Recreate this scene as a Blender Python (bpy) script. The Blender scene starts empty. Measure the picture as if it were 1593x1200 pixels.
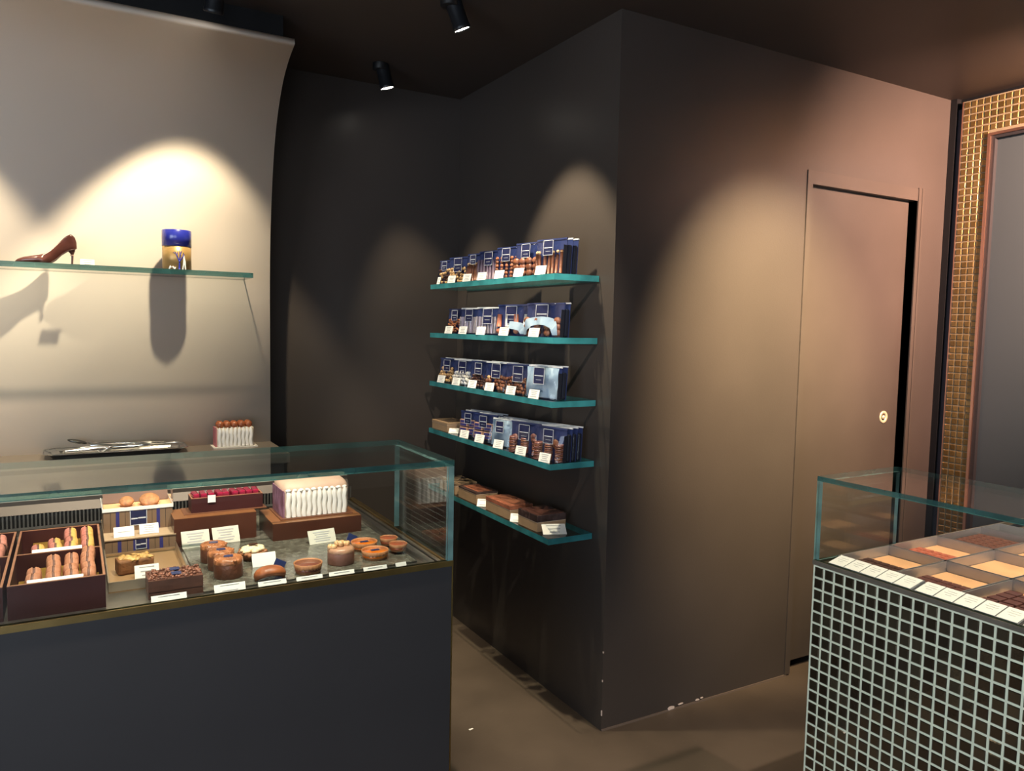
import bpy, bmesh, math, random
from mathutils import Vector, Matrix, Euler
random.seed(7)
PI = math.pi
scene = bpy.context.scene
COL = scene.collection

# ------------------------------------------------------------------ camera
def make_camera():
    yaw, pitch, roll = math.radians(29.811), math.radians(-4.359), math.radians(1.109)
    f = Vector((math.sin(yaw)*math.cos(pitch), math.cos(yaw)*math.cos(pitch), math.sin(pitch)))
    r = Vector((math.cos(yaw), -math.sin(yaw), 0)); u = r.cross(f)
    r2 = math.cos(roll)*r + math.sin(roll)*u; u2 = -math.sin(roll)*r + math.cos(roll)*u
    m = Matrix((r2, u2, -f)).transposed().to_4x4(); m.translation = (0, 0, 1.5)
    cd = bpy.data.cameras.new('camera'); cd.sensor_fit = 'HORIZONTAL'; cd.sensor_width = 36
    cd.lens = 1194.7/1593*36; cd.clip_start = .02
    o = bpy.data.objects.new('camera', cd); o.matrix_world = m; COL.objects.link(o); scene.camera = o
make_camera()

# ------------------------------------------------------------------ world, daylight, exposure
w = bpy.data.worlds.new('world'); scene.world = w; w.use_nodes = True
bg = w.node_tree.nodes['Background']; bg.inputs[0].default_value = (.72, .84, 1, 1); bg.inputs[1].default_value = 1.0
def area(name, loc, size, rot, power, color):
    l = bpy.data.lights.new(name, 'AREA'); l.shape = 'RECTANGLE'; l.size, l.size_y = size; l.energy = power; l.color = color
    o = bpy.data.objects.new(name, l); o.location = loc; o.rotation_euler = rot; COL.objects.link(o); return o
DAY = area('daylight_through_shop_window', (-3.17, -.9, 1.35), (3.4, 2.1), (math.radians(90), 0, math.radians(-90)), 125, (.77, .88, 1.0))
area('added_front_daylight', (-1.5, -2.98, 1.25), (1.9, 2.2), (math.radians(90), 0, 0), 45, (.80, .90, 1.0))  # added daylight from the front, lifts the counter front and beige panel
vs = scene.view_settings
vs.view_transform = 'Standard'; vs.look = 'None'; vs.gamma = 1; vs.use_curve_mapping = False; vs.exposure = 0
scene.display_settings.display_device = 'sRGB'
scene.cycles.use_denoising = True
scene.cycles.max_bounces = 14; scene.cycles.transparent_max_bounces = 24
scene.cycles.sample_clamp_indirect = 6; scene.cycles.caustics_reflective = False; scene.cycles.caustics_refractive = False

# ------------------------------------------------------------------ materials
def srgb(r, g, b):
    f = lambda c: (c/255/12.92 if c/255 <= .04045 else ((c/255+.055)/1.055)**2.4)
    return (f(r), f(g), f(b), 1)
MATS = {}
def mat(name, col, rough=.5, metal=0, spec=.5, var=0, vscale=8, bump=0, bscale=60, col2=None, coat=0, trans=0):
    if name in MATS: return MATS[name]
    m = bpy.data.materials.new(name); m.use_nodes = True; nt = m.node_tree; N = nt.nodes; L = nt.links
    b = N['Principled BSDF']; c = tuple(col) if len(col) == 4 else (*col, 1)
    b.inputs['Base Color'].default_value = c; b.inputs['Roughness'].default_value = rough
    b.inputs['Metallic'].default_value = metal; b.inputs['Specular IOR Level'].default_value = spec
    b.inputs['Coat Weight'].default_value = coat
    tc = N.new('ShaderNodeTexCoord')
    if var or col2:
        n = N.new('ShaderNodeTexNoise'); n.inputs['Scale'].default_value = vscale; n.inputs['Detail'].default_value = 5
        L.new(tc.outputs['Object'], n.inputs['Vector'])
        rp = N.new('ShaderNodeValToRGB')
        c2 = col2 if col2 else tuple(max(0, x*(1-var)) for x in c[:3])+(1,)
        c1 = c if col2 else tuple(min(1, x*(1+var)) for x in c[:3])+(1,)
        if len(c2) == 3: c2 = (*c2, 1)
        rp.color_ramp.elements[0].position = .35; rp.color_ramp.elements[1].position = .65
        rp.color_ramp.elements[0].color = c2; rp.color_ramp.elements[1].color = c1
        L.new(n.outputs['Fac'], rp.inputs[0]); L.new(rp.outputs[0], b.inputs['Base Color'])
    if bump:
        n2 = N.new('ShaderNodeTexNoise'); n2.inputs['Scale'].default_value = bscale; n2.inputs['Detail'].default_value = 4
        L.new(tc.outputs['Object'], n2.inputs['Vector'])
        bp = N.new('ShaderNodeBump'); bp.inputs['Strength'].default_value = bump; bp.inputs['Distance'].default_value = .01
        L.new(n2.outputs['Fac'], bp.inputs['Height']); L.new(bp.outputs[0], b.inputs['Normal'])
    MATS[name] = m; return m
def schlick(N, L, f0):
    # reflectance of a glass face, the same from both sides of a thin plate
    lw = N.new('ShaderNodeLayerWeight'); p = N.new('ShaderNodeMath'); p.operation = 'POWER'; p.inputs[1].default_value = 5
    L.new(lw.outputs['Facing'], p.inputs[0])
    m = N.new('ShaderNodeMath'); m.operation = 'MULTIPLY_ADD'; m.inputs[1].default_value = 1-f0; m.inputs[2].default_value = f0
    L.new(p.outputs[0], m.inputs[0]); return m.outputs[0]
def glass(name, tint=(.965, .988, .982), ior=1.5, rough=0.0, boost=1.0):
    m = bpy.data.materials.new(name); m.use_nodes = True; nt = m.node_tree; N = nt.nodes; L = nt.links
    N.remove(N['Principled BSDF']); out = N['Material Output']
    t = N.new('ShaderNodeBsdfTransparent'); t.inputs[0].default_value = (*tint, 1)
    g = N.new('ShaderNodeBsdfGlossy'); g.inputs['Roughness'].default_value = rough
    mx = N.new('ShaderNodeMixShader'); L.new(schlick(N, L, .04*boost), mx.inputs[0])
    L.new(t.outputs[0], mx.inputs[1]); L.new(g.outputs[0], mx.inputs[2]); L.new(mx.outputs[0], out.inputs[0]); MATS[name] = m; return m
def edge_glass(name, col, trans=.25, rough=.15):
    # ground edge of a thick float-glass plate: coloured by its iron content
    m = bpy.data.materials.new(name); m.use_nodes = True; nt = m.node_tree; N = nt.nodes; L = nt.links
    N.remove(N['Principled BSDF']); out = N['Material Output']
    d = N.new('ShaderNodeBsdfDiffuse'); tl = N.new('ShaderNodeBsdfTranslucent')
    tc = N.new('ShaderNodeTexCoord'); n = N.new('ShaderNodeTexNoise'); n.inputs['Scale'].default_value = 14
    rp = N.new('ShaderNodeValToRGB'); rp.color_ramp.elements[0].position = .35; rp.color_ramp.elements[1].position = .7
    rp.color_ramp.elements[0].color = (*[c*.6 for c in col], 1); rp.color_ramp.elements[1].color = (*col, 1)
    L.new(tc.outputs['Object'], n.inputs['Vector']); L.new(n.outputs['Fac'], rp.inputs[0])
    L.new(rp.outputs[0], d.inputs[0]); L.new(rp.outputs[0], tl.inputs[0])
    a = N.new('ShaderNodeMixShader'); a.inputs[0].default_value = .3; L.new(d.outputs[0], a.inputs[1]); L.new(tl.outputs[0], a.inputs[2])
    t = N.new('ShaderNodeBsdfTransparent'); t.inputs[0].default_value = (.5, .8, .75, 1)
    b2 = N.new('ShaderNodeMixShader'); b2.inputs[0].default_value = trans; L.new(a.outputs[0], b2.inputs[1]); L.new(t.outputs[0], b2.inputs[2])
    g = N.new('ShaderNodeBsdfGlossy'); g.inputs['Roughness'].default_value = rough
    c = N.new('ShaderNodeMixShader'); L.new(schlick(N, L, .04), c.inputs[0]); L.new(b2.outputs[0], c.inputs[1]); L.new(g.outputs[0], c.inputs[2])
    L.new(c.outputs[0], out.inputs[0]); MATS[name] = m; return m
def emis(name, col, st):
    m = bpy.data.materials.new(name); m.use_nodes = True; N = m.node_tree.nodes
    b = N['Principled BSDF']; b.inputs['Emission Color'].default_value = (*col, 1); b.inputs['Emission Strength'].default_value = st
    MATS[name] = m; return m

DARKWALL = mat('dark_taupe_paint', (.050, .041, .037), .36, spec=.35, var=.10, vscale=1.3, bump=.04, bscale=220)
CEIL = mat('dark_ceiling_paint', (.055, .042, .036), .5, spec=.3, var=.06, vscale=2, bump=.03, bscale=150)
BLACK = mat('black_paint', (.006, .006, .007), .5, spec=.3)
DOORPAINT = mat('taupe_door_paint', (.057, .046, .040), .34, spec=.35, var=.12, vscale=1.6, bump=.02, bscale=160)
PANEL = mat('beige_cove_paint', (.78, .685, .60), .55, spec=.25, var=.015, vscale=2)
WHITEWALL = mat('pale_room_paint', (.42, .38, .34), .7)
BRASS = mat('aged_brass', (.36, .25, .10), .32, 1, var=.15, vscale=12)
BRONZE = mat('dark_bronze', (.22, .185, .14), .42, .5, var=.2, vscale=14)
COPPER = mat('copper_trim', (.80, .45, .32), .30, 1)
STEEL = mat('brushed_steel', (.50, .48, .45), .30, 1, var=.08, vscale=20)
SILVER = mat('polished_silver', (.82, .82, .80), .10, 1)
DARKMETAL = mat('black_metal', (.012, .013, .016), .38, .3, bump=0)
COUNTER = mat('navy_charcoal_laminate', (.036, .0335, .036), .48, spec=.4, var=.05, vscale=3, bump=.02, bscale=300)
GLASS = glass('clear_glass'); POUCHFILM = glass('clear_pouch_film', (.97, .97, .98), 1.45, .07, 1.0)
ACRYL = glass('clear_acrylic', (.96, .96, .95), 1.45, .03)
TEAL = edge_glass('teal_glass_edge', (.09, .50, .56))
TEALD = edge_glass('dark_green_glass_edge', (.040, .135, .135), .25)
AQUA = edge_glass('pale_aqua_glass_edge', (.33, .62, .62), .35)
WHITE = mat('white_card', (.86, .85, .80), .55); INK = mat('grey_print', (.38, .38, .38), .7)
CREAMCARD = mat('cream_card', (.58, .555, .47), .6)
NAVY = mat('navy_pack_card', (.022, .034, .115), .30, spec=.6, coat=.3)
NAVYINK = mat('navy_print', (.010, .014, .06), .5)
SILVERINK = mat('silver_print', (.62, .64, .68), .4)
CHOC = mat('dark_chocolate', (.060, .022, .013), .33, var=.25, vscale=40, bump=.15, bscale=180)
MILK = mat('milk_chocolate', (.175, .062, .030), .38, var=.2, vscale=40, bump=.15, bscale=150)
NUT = mat('roasted_nut', (.52, .32, .14), .45, var=.25, vscale=60)
PALENUT = mat('sugared_almond', (.74, .70, .62), .4, var=.12, vscale=60)
KRAFT = mat('kraft_paper', (.74, .40, .20), .7, var=.10, vscale=9)
TANBOX = mat('tan_gift_box', (.40, .26, .15), .55, var=.06, vscale=20)
BROWNBOARD = mat('brown_lacquered_board', (.075, .024, .014), .28, spec=.5, var=.12, vscale=10)
PLUMBOARD = mat('plum_brown_board', (.050, .014, .014), .42, spec=.25, var=.1, vscale=10)
BOARDEDGE = mat('cut_board_edge', (.30, .13, .07), .6)
GOLDCARD = mat('gold_card', (.52, .30, .06), .3, .6)
WHITEICE = mat('white_piping', (.80, .76, .70), .5, bump=.1, bscale=90)

# ------------------------------------------------------------------ mesh builder
class MB:
    def __init__(s): s.v = []; s.f = []; s.mi = []; s.sm = []; s.M = Matrix.Identity(4); s.m = 0; s.smooth = False
    def at(s, loc=(0, 0, 0), rot=(0, 0, 0), sc=(1, 1, 1)):
        s.M = Matrix.Translation(loc) @ Euler(rot).to_matrix().to_4x4() @ Matrix.Diagonal((*sc, 1)); return s
    def add(s, vs, fs, smooth=None, m=None):
        o = len(s.v); s.v += [tuple(s.M @ Vector(p)) for p in vs]
        for f in fs: s.f.append([i+o for i in f]); s.mi.append(s.m if m is None else m); s.sm.append(s.smooth if smooth is None else smooth)
        return s
    def box(s, x0, x1, y0, y1, z0, z1, fm=None, bev=0):
        # fm: material for faces (-z,+z,-y,+y,-x,+x)
        if bev:
            b = min(bev, (x1-x0)*.45, (y1-y0)*.45, (z1-z0)*.45)
            bm = bmesh.new(); bmesh.ops.create_cube(bm, size=1)
            for q in bm.verts: q.co = Vector(((x0+x1)/2+q.co.x*(x1-x0), (y0+y1)/2+q.co.y*(y1-y0), (z0+z1)/2+q.co.z*(z1-z0)))
            bmesh.ops.bevel(bm, geom=bm.edges[:], offset=b, segments=2, profile=.5, affect='EDGES')
            bm.verts.index_update(); s.add([q.co[:] for q in bm.verts], [[q.index for q in f.verts] for f in bm.faces], False); bm.free(); return s
        V = [(x0, y0, z0), (x1, y0, z0), (x1, y1, z0), (x0, y1, z0), (x0, y0, z1), (x1, y0, z1), (x1, y1, z1), (x0, y1, z1)]
        F = [[0, 3, 2, 1], [4, 5, 6, 7], [0, 1, 5, 4], [2, 3, 7, 6], [0, 4, 7, 3], [1, 2, 6, 5]]
        for i, f in enumerate(F): s.add(V, [f], False, None if fm is None else fm[i]) if fm else None
        if not fm: s.add(V, F, False)
        return s
    def lathe(s, prof, n=20, caps=True, smooth=True):
        V = []; F = []
        for r, z in prof:
            for k in range(n): a = 2*PI*k/n; V.append((r*math.cos(a), r*math.sin(a), z))
        for i in range(len(prof)-1):
            for k in range(n): j = (k+1) % n; F.append([i*n+k, i*n+j, (i+1)*n+j, (i+1)*n+k])
        s.add(V, F, smooth)
        if caps:
            s.add([V[k] for k in range(n)], [list(range(n))[::-1]], False) if prof[0][0] > 1e-5 else None
            s.add([V[(len(prof)-1)*n+k] for k in range(n)], [list(range(n))], False) if prof[-1][0] > 1e-5 else None
        return s
    def ball(s, c, r, n=10, m=6, sc=(1, 1, 1), wob=0):
        V = [(c[0], c[1], c[2]-r*sc[2])]; F = []
        for i in range(1, m):
            t = PI*i/m
            for k in range(n):
                a = 2*PI*k/n; w_ = 1+random.uniform(-wob, wob)
                V.append((c[0]+r*sc[0]*w_*math.sin(t)*math.cos(a), c[1]+r*sc[1]*w_*math.sin(t)*math.sin(a), c[2]-r*sc[2]*math.cos(t)*w_))
        V.append((c[0], c[1], c[2]+r*sc[2])); e = len(V)-1
        for k in range(n):
            j = (k+1) % n; F.append([0, 1+j, 1+k]); F.append([e, 1+(m-2)*n+k, 1+(m-2)*n+j])
            for i in range(m-2): F.append([1+i*n+k, 1+i*n+j, 1+(i+1)*n+j, 1+(i+1)*n+k])
        return s.add(V, F, True)
    def tube(s, P, r, n=8, caps=True):
        P = [Vector(p) for p in P]; V = []; F = []
        R = r if isinstance(r, (list, tuple)) else [r]*len(P)
        for i, p in enumerate(P):
            d = (P[min(i+1, len(P)-1)]-P[max(i-1, 0)]).normalized()
            a = d.cross(Vector((0, 0, 1)));  a = a if a.length > .05 else d.cross(Vector((1, 0, 0)))
            a.normalize(); b = a.cross(d)
            for k in range(n): t = 2*PI*k/n; V.append(tuple(p+R[i]*(math.cos(t)*a+math.sin(t)*b)))
        for i in range(len(P)-1):
            for k in range(n): j = (k+1) % n; F.append([i*n+k, i*n+j, (i+1)*n+j, (i+1)*n+k])
        if caps: F.append(list(range(n))); F.append([(len(P)-1)*n+k for k in range(n)][::-1])
        return s.add(V, F, True)
    def prism(s, pts, z0, z1, smooth=False):
        n = len(pts); V = [(x, y, z0) for x, y in pts]+[(x, y, z1) for x, y in pts]
        F = [list(range(n))[::-1], [n+i for i in range(n)]]
        s.add(V, F, False); s.add(V, [[i, (i+1) % n, n+(i+1) % n, n+i] for i in range(n)], smooth); return s
    def loft(s, rings, close=True, caps=True, smooth=True):
        n = len(rings[0]); V = [p for r in rings for p in r]; F = []
        for i in range(len(rings)-1):
            for k in range(n if close else n-1): j = (k+1) % n; F.append([i*n+k, i*n+j, (i+1)*n+j, (i+1)*n+k])
        s.add(V, F, smooth)
        if caps: s.add(rings[0], [list(range(n))[::-1]], False); s.add(rings[-1], [list(range(n))], False)
        return s
    def build(s, name, mats, parent=None, fix=False):
        me = bpy.data.meshes.new(name); me.from_pydata(s.v, [], s.f)
        for m in (mats if isinstance(mats, (list, tuple)) else [mats]): me.materials.append(m)
        me.polygons.foreach_set('material_index', s.mi); me.polygons.foreach_set('use_smooth', s.sm)
        if fix:
            bm = bmesh.new(); bm.from_mesh(me); bmesh.ops.remove_doubles(bm, verts=bm.verts, dist=1e-5)
            bmesh.ops.recalc_face_normals(bm, faces=bm.faces); bm.to_mesh(me); bm.free()
        me.update(); return link(name, me, parent)
def link(name, data, parent=None):
    o = bpy.data.objects.new(name, data); COL.objects.link(o)
    if parent: o.parent = parent
    return o
def tag(o, label, cat, group=None, kind=None):
    if label: o['label'] = label
    if cat: o['category'] = cat
    if group: o['group'] = group
    if kind: o['kind'] = kind
    return o
def thing(name, label, cat, loc=(0, 0, 0), rz=0, group=None):
    o = link(name, None); o.location = loc; o.rotation_euler = (0, 0, rz); return tag(o, label, cat, group)
def struct(o): o['kind'] = 'structure'; return o
def copy_tree(o, parent=None):
    c = o.copy(); COL.objects.link(c); c.parent = parent
    for ch in list(o.children): copy_tree(ch, c)
    return c
def B(*a, **k): return MB().box(*a, **k)

# ------------------------------------------------------------------ the room
XC, YC, YB, XR, H = 1.684, 2.22, 3.505, 3.64, 2.612
def floor_mat():
    m = mat('dark_brown_floor', (.085, .064, .048), .42, spec=.4, var=.14, vscale=3.5, bump=.03, bscale=40)
    nt = m.node_tree; N = nt.nodes; L = nt.links; b = N['Principled BSDF']
    rp = [n for n in N if n.type == 'VALTORGB'][0]
    tc = [n for n in N if n.type == 'TEX_COORD'][0]
    mp = N.new('ShaderNodeMapping'); mp.inputs['Scale'].default_value = (3, 14, 1); mp.inputs['Rotation'].default_value = (0, 0, .6)
    v = N.new('ShaderNodeTexNoise'); v.inputs['Scale'].default_value = 9; v.inputs['Detail'].default_value = 8; v.inputs['Distortion'].default_value = 1.5
    L.new(tc.outputs['Object'], mp.inputs[0]); L.new(mp.outputs[0], v.inputs['Vector'])
    r2 = N.new('ShaderNodeValToRGB'); r2.color_ramp.elements[0].position = .66; r2.color_ramp.elements[1].position = .74
    mx = N.new('ShaderNodeMixRGB'); mx.inputs[2].default_value = (.15, .125, .10, 1)
    mm = N.new('ShaderNodeMath'); mm.operation = 'MULTIPLY'; mm.inputs[1].default_value = .35
    L.new(v.outputs['Fac'], r2.inputs[0]); L.new(r2.outputs[0], mm.inputs[0]); L.new(mm.outputs[0], mx.inputs[0])
    L.new(rp.outputs[0], mx.inputs[1]); L.new(mx.outputs[0], b.inputs['Base Color']); return m
struct(B(-3.2, 3.9, -3, 3.7, -.08, 0).build('floor', floor_mat()))
struct(B(-3.2, 3.9, -3, 3.7, H, H+.08).build('ceiling', CEIL))
struct(B(-3.2, 1.80, YB, YB+.12, 0, H).build('wall_back', DARKWALL))
struct(B(XC, XC+.10, YC+.10, YB, 0, H).build('wall_shelf_side', DARKWALL))
DX0, DX1, DT = 2.700, 3.426, 2.176
wd = MB(); wd.box(XC, DX0, YC, YC+.10, 0, H); wd.box(DX1, XR+.06, YC, YC+.10, 0, H); wd.box(DX0, DX1, YC, YC+.10, DT, H)
struct(wd.build('wall_door_side', DARKWALL))
wf = MB(); wf.box(-3.2, -2.5, -3.1, -3, 0, H); wf.box(-.5, 3.9, -3.1, -3, 0, H); wf.box(-2.5, -.5, -3.1, -3, 2.40, H)
struct(wf.build('wall_front', WHITEWALL))
dr2 = struct(thing('added_front_door', None, None, (-1.5, -3.05, 0)))  # unseen glazed door, made up to carry the added front daylight
for x in (-.98, 0, .98): B(x-.02, x+.02, -.03, .03, 0, 2.40).build('door_frame', DARKMETAL, dr2)
for a, b in ((-.96, -.02), (.02, .96)): B(a, b, -.005, .005, .06, 2.36).build('pane', GLASS, dr2)
for z in (0, 2.36): B(-.96, .96, -.03, .03, z, z+.04).build('door_frame', DARKMETAL, dr2)
wl = MB(); wl.box(-3.3, -3.2, -3, -2.65, 0, H); wl.box(-3.3, -3.2, .85, 3.7, 0, H); wl.box(-3.3, -3.2, -2.65, .85, 2.42, H); wl.box(-3.3, -3.2, -2.65, .85, 0, .28)
struct(wl.build('wall_left', WHITEWALL))
wn = struct(thing('window_1', None, None, (-3.25, -.9, .28)))
for y in (-1.73, -.58, .58, 1.73): B(-.03, .03, y-.02, y+.02, 0, 2.14).build('window_frame', DARKMETAL, wn)
for z in (0, 2.10): B(-.03, .03, -1.75, 1.75, z, z+.04).build('window_frame', DARKMETAL, wn)
for a, b in ((-1.71, -.60), (-.56, .56), (.60, 1.71)): B(-.005, .005, a, b, .04, 2.10).build('pane', GLASS, wn)
# pale caulk line where the door wall meets the floor, chips of bare plaster
tr = struct(B(XC, DX0-.02, YC-.004, YC, 0, .007).build('trim_1', mat('caulk_line', (.13, .095, .075), .7)))
CHIP = mat('bare_plaster', (.62, .50, .44), .8)
for x, z, ww, hh in ((2.02, .012, .05, .018), (2.07, .017, .035, .010), (2.16, .013, .025, .010), (2.185, .016, .02, .007)):
    c = MB(); pts = [(x+math.cos(a)*ww*.5*random.uniform(.6, 1.1), z+math.sin(a)*hh*.5*random.uniform(.6, 1.1)) for a in [2*PI*k/9 for k in range(9)]]
    n = len(pts); c.add([(p, YC-.0045, q) for p, q in pts]+[(p, YC-.003, q) for p, q in pts], [list(range(n)), list(range(n, 2*n))[::-1]]+[[i, n+i, n+(i+1) % n, (i+1) % n] for i in range(n)])
    c.build('paint_chip', CHIP, tr)
for z, hh in ((.06, .02), (.19, .008), (.30, .006)):
    B(XC-.0012, XC+.002, YC-.0012, YC+.003, z, z+hh).build('paint_chip', CHIP, tr)

# sliding door in the brown wall
dr = struct(thing('door_1', None, None, (DX0, YC, 0)))
DW = DX1-DX0
lf = B(-.0, .706, .030, .066, .045, 2.121).build('door_leaf', DOORPAINT, dr)
B(0, DW, -.002, .095, 2.121, DT).build('header_panel', DOORPAINT, dr)
B(-.032, 0, -.005, .098, .008, DT).build('casing', DOORPAINT, dr)
jb = MB(); jb.box(DW, DW+.012, -.006, .098, 0, DT+.004); jb.box(DW+.030, DW+.042, -.004, 0, 0, DT+.004); jb.box(DW+.012, DW+.030, -.0015, 0, 0, DT+.002)
jb.build('casing', DOORPAINT, dr)
B(.0, DW, .098, .106, 0, DT).build('gap_shade_sheet', mat('painted_gap_shade', (.010, .009, .013), .6), dr)  # black sheet painting the darkness behind the slightly open door
B(.640, DW, .072, .094, .0, DT).build('gap_shade_strip', mat('painted_strip_shade', (.020, .018, .026), .6), dr)  # dark strip, paints the shade inside the door gap
kn = MB(); kn.at((.606, .030, 1.111), (PI/2, 0, 0))
kn.lathe([(.016, -.004), (.016, .001), (.019, .003), (.027, .004), (.029, .002), (.029, 0)], 28, caps=False)
kn.lathe([(.0, -.004), (.016, -.004)], 28, caps=False)
pull = kn.build('flush_pull', mat('cream_brass', (.78, .68, .46), .35, .5), dr)
mb_ = MB().at((.603, .027, 1.111), (PI/2, 0, 0)); mb_.lathe([(.009, -.002), (.009, .004), (.007, .006), (0, .006)], 20); mb_.build('finger_button', mat('pale_brass', (.7, .66, .5), .3, .6), pull)

# right wall: black recess, gold mosaic border, copper framed grey screen
wr = struct(thing('wall_right', None, None, (XR, 0, 0)))
B(.035, .16, -3, YC, 0, H).build('backing', BLACK, wr)
B(.0, .035, 2.190, YC, 0, H).build('black_jamb', BLACK, wr)
B(.018, .035, 2.166, 2.190, 0, H-.05).build('recess_strip', mat('plum_grey_strip', (.035, .028, .038), .5), wr)
B(-.004, .035, 2.156, 2.160, 0, H-.024).build('copper_edge', COPPER, wr)
GROUTW = mat('dimmed_wall_grout', (.22, .18, .115), .55, var=.08, vscale=30)  # grout colour dimmed on this wall to offset the strong lamp light
SY0, SY1, SZ0, SZ1 = .62, 2.034, .30, 2.420
gw = MB(); gw.box(-.0005, .035, SY1, 2.156, 0, H-.024); gw.box(-.0005, .035, .40, SY0, 0, H-.024); gw.box(-.0005, .035, SY0, SY1, SZ1, H-.024); gw.box(-.0005, .035, SY0, SY1, 0, SZ0)
gw.build('grout_bed', GROUTW, wr)
def tile_mat(name, a, b, rough=.16):
    m = bpy.data.materials.new(name); m.use_nodes = True; nt = m.node_tree; N = nt.nodes; L = nt.links
    p = N['Principled BSDF']; oi = N.new('ShaderNodeObjectInfo'); rp = N.new('ShaderNodeValToRGB')
    rp.color_ramp.elements[0].color = (*a, 1); rp.color_ramp.elements[1].color = (*b, 1)
    L.new(oi.outputs['Random'], rp.inputs[0]); L.new(rp.outputs[0], p.inputs['Base Color'])
    p.inputs['Metallic'].default_value = .75; p.inputs['Roughness'].default_value = rough; p.inputs['Coat Weight'].default_value = .4
    tc = N.new('ShaderNodeTexCoord'); n = N.new('ShaderNodeTexNoise'); n.inputs['Scale'].default_value = 60
    bp = N.new('ShaderNodeBump'); bp.inputs['Strength'].default_value = .15; bp.inputs['Distance'].default_value = .003
    L.new(tc.outputs['Object'], n.inputs['Vector']); L.new(n.outputs['Fac'], bp.inputs['Height']); L.new(bp.outputs[0], p.inputs['Normal'])
    return m
TILEW = tile_mat('lit_gold_mosaic', (.20, .125, .04), (.32, .21, .075), .24)  # lit copy of the mosaic glass, brightness put into the colour
PT = .0308
def tile_mesh(name, m, s=PT-.0052, t=.006):
    mb = MB(); h = s/2; b = .0022
    V = [(t, -h, -h), (t, h, -h), (t, h, h), (t, -h, h), (-t+b, -h, -h), (-t+b, h, -h), (-t+b, h, h), (-t+b, -h, h), (-t, -h+b, -h+b), (-t, h-b, -h+b), (-t, h-b, h-b), (-t, -h+b, h-b)]
    mb.add(V, [[4, 8, 9, 5], [5, 9, 10, 6], [6, 10, 11, 7], [7, 11, 8, 4], [8, 11, 10, 9], [0, 4, 5, 1], [1, 5, 6, 2], [2, 6, 7, 3], [3, 7, 4, 0]])
    me = bpy.data.meshes.new(name); me.from_pydata(mb.v, [], mb.f); me.materials.append(m); return me, mb
tme, tmb = tile_mesh('wall_tile', TILEW)
restw = MB(); cnt = 0
ncol = int((2.156-.40)/PT); nrow = int((H-.03)/PT)
for i in range(ncol):
    for j in range(nrow):
        y = 2.154-PT*(i+.5); z = H-.026-PT*(j+.5)
        if SY0-.01 < y < SY1+.006 and SZ0-.01 < z < SZ1+.008: continue
        vis = (i < 4 and z > .78) or (j < 6 and i < 9)
        if vis and cnt < 290:
            o = link('wall_tile', tme, wr); o.location = (.0035, y, z); cnt += 1
            o.rotation_euler = (0, random.uniform(-.03, .03), random.uniform(-.03, .03))
        else:
            restw.at((.0035, y, z)); restw.add(tmb.v, tmb.f)
o = restw.build('mosaic_tiles', TILEW, wr); o['kind'] = 'stuff'
SCR = mat('grey_satin_screen', (.065, .082, .092), .32, .2, spec=.6)
fr = MB()
fr.box(-.008, .030, SY1-.012, SY1, SZ0, SZ1); fr.box(-.008, .030, SY0, SY0+.012, SZ0, SZ1)
fr.box(-.008, .030, SY0+.012, SY1-.012, SZ1-.012, SZ1); fr.box(-.008, .030, SY0+.012, SY1-.012, SZ0, SZ0+.012)
fr.build('copper_frame', COPPER, wr)
B(.022, .034, SY0+.012, SY1-.012, SZ0+.012, SZ1-.012).build('grey_screen', SCR, wr)
rv = MB(); rv.box(.0, .022, SY1-.030, SY1-.012, SZ0+.012, SZ1-.012); rv.box(.0, .022, SY0+.03, SY1-.03, SZ1-.026, SZ1-.012); rv.build('dark_reveal', mat('dark_reveal', (.02, .018, .02), .5), wr)

# ------------------------------------------------------------------ ceiling spotlights
LENS = emis('lit_lens', (1, .93, .80), 26)
def spot(lens, aim, power, size=52, blend=.35, label='', col=(1, .85, .585), rad=.018, body=.125):
    L_ = Vector(lens); d = (Vector(aim)-L_).normalized()
    t = thing('ceiling_spotlight', label, 'spotlight', (lens[0], lens[1], H), 0, 'track spotlights on the dark ceiling')
    loc = L_-Vector((lens[0], lens[1], H))
    up = loc - d*body
    q = d.to_track_quat('-Z', 'Y').to_matrix().to_4x4()
    b = MB(); b.M = Matrix.Translation(loc) @ q
    b.lathe([(.029, -.001), (.031, .002), (.031, .012), (.029, .014), (.029, body-.01), (.026, body), (.008, body+.002), (0, body+.002)], 24, caps=False)
    bo = b.build('lamp_body', DARKMETAL, t)
    l2 = MB(); l2.M = Matrix.Translation(loc) @ q; l2.lathe([(0, .0015), (.027, .0015)], 24, caps=False); l2.build('lens', LENS, bo)
    mnt = MB(); mnt.at((up.x, up.y, 0)); mnt.lathe([(.0, -.028), (.030, -.028), (.032, -.026), (.032, 0)], 24, caps=False); mnt.build('ceiling_mount', BLACK, t)
    st = MB(); st.tube([(up.x, up.y, -.02), (up.x, up.y, up.z)] if up.z < -.03 else [(up.x, up.y, -.02), (up.x, up.y, up.z-.02)], .006, 8); st.build('swivel_stem', DARKMETAL, t)
    ld = bpy.data.lights.new('spot_lamp', 'SPOT'); ld.energy = power; ld.spot_size = math.radians(size); ld.spot_blend = blend
    ld.shadow_soft_size = rad; ld.color = col
    lo = link('spot_lamp', ld); lo.matrix_world = Matrix.Translation(L_+d*.012) @ q
    return t
spot((.42, 2.733, 2.50), (.35, 3.283, 1.15), 92, 69, .38, 'black spotlight above the beige panel, cut off by the top edge')
spot((-.47, 2.733, 2.50), (-.54, 3.283, 1.15), 92, 69, .38, 'black spotlight on the ceiling left of the frame, over the beige panel')
spot((1.20, 3.225, 2.515), (1.48, 3.24, 1.5), 75, 54, .6, 'lower and smaller of the two lit spotlights before the dark corner')
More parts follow.
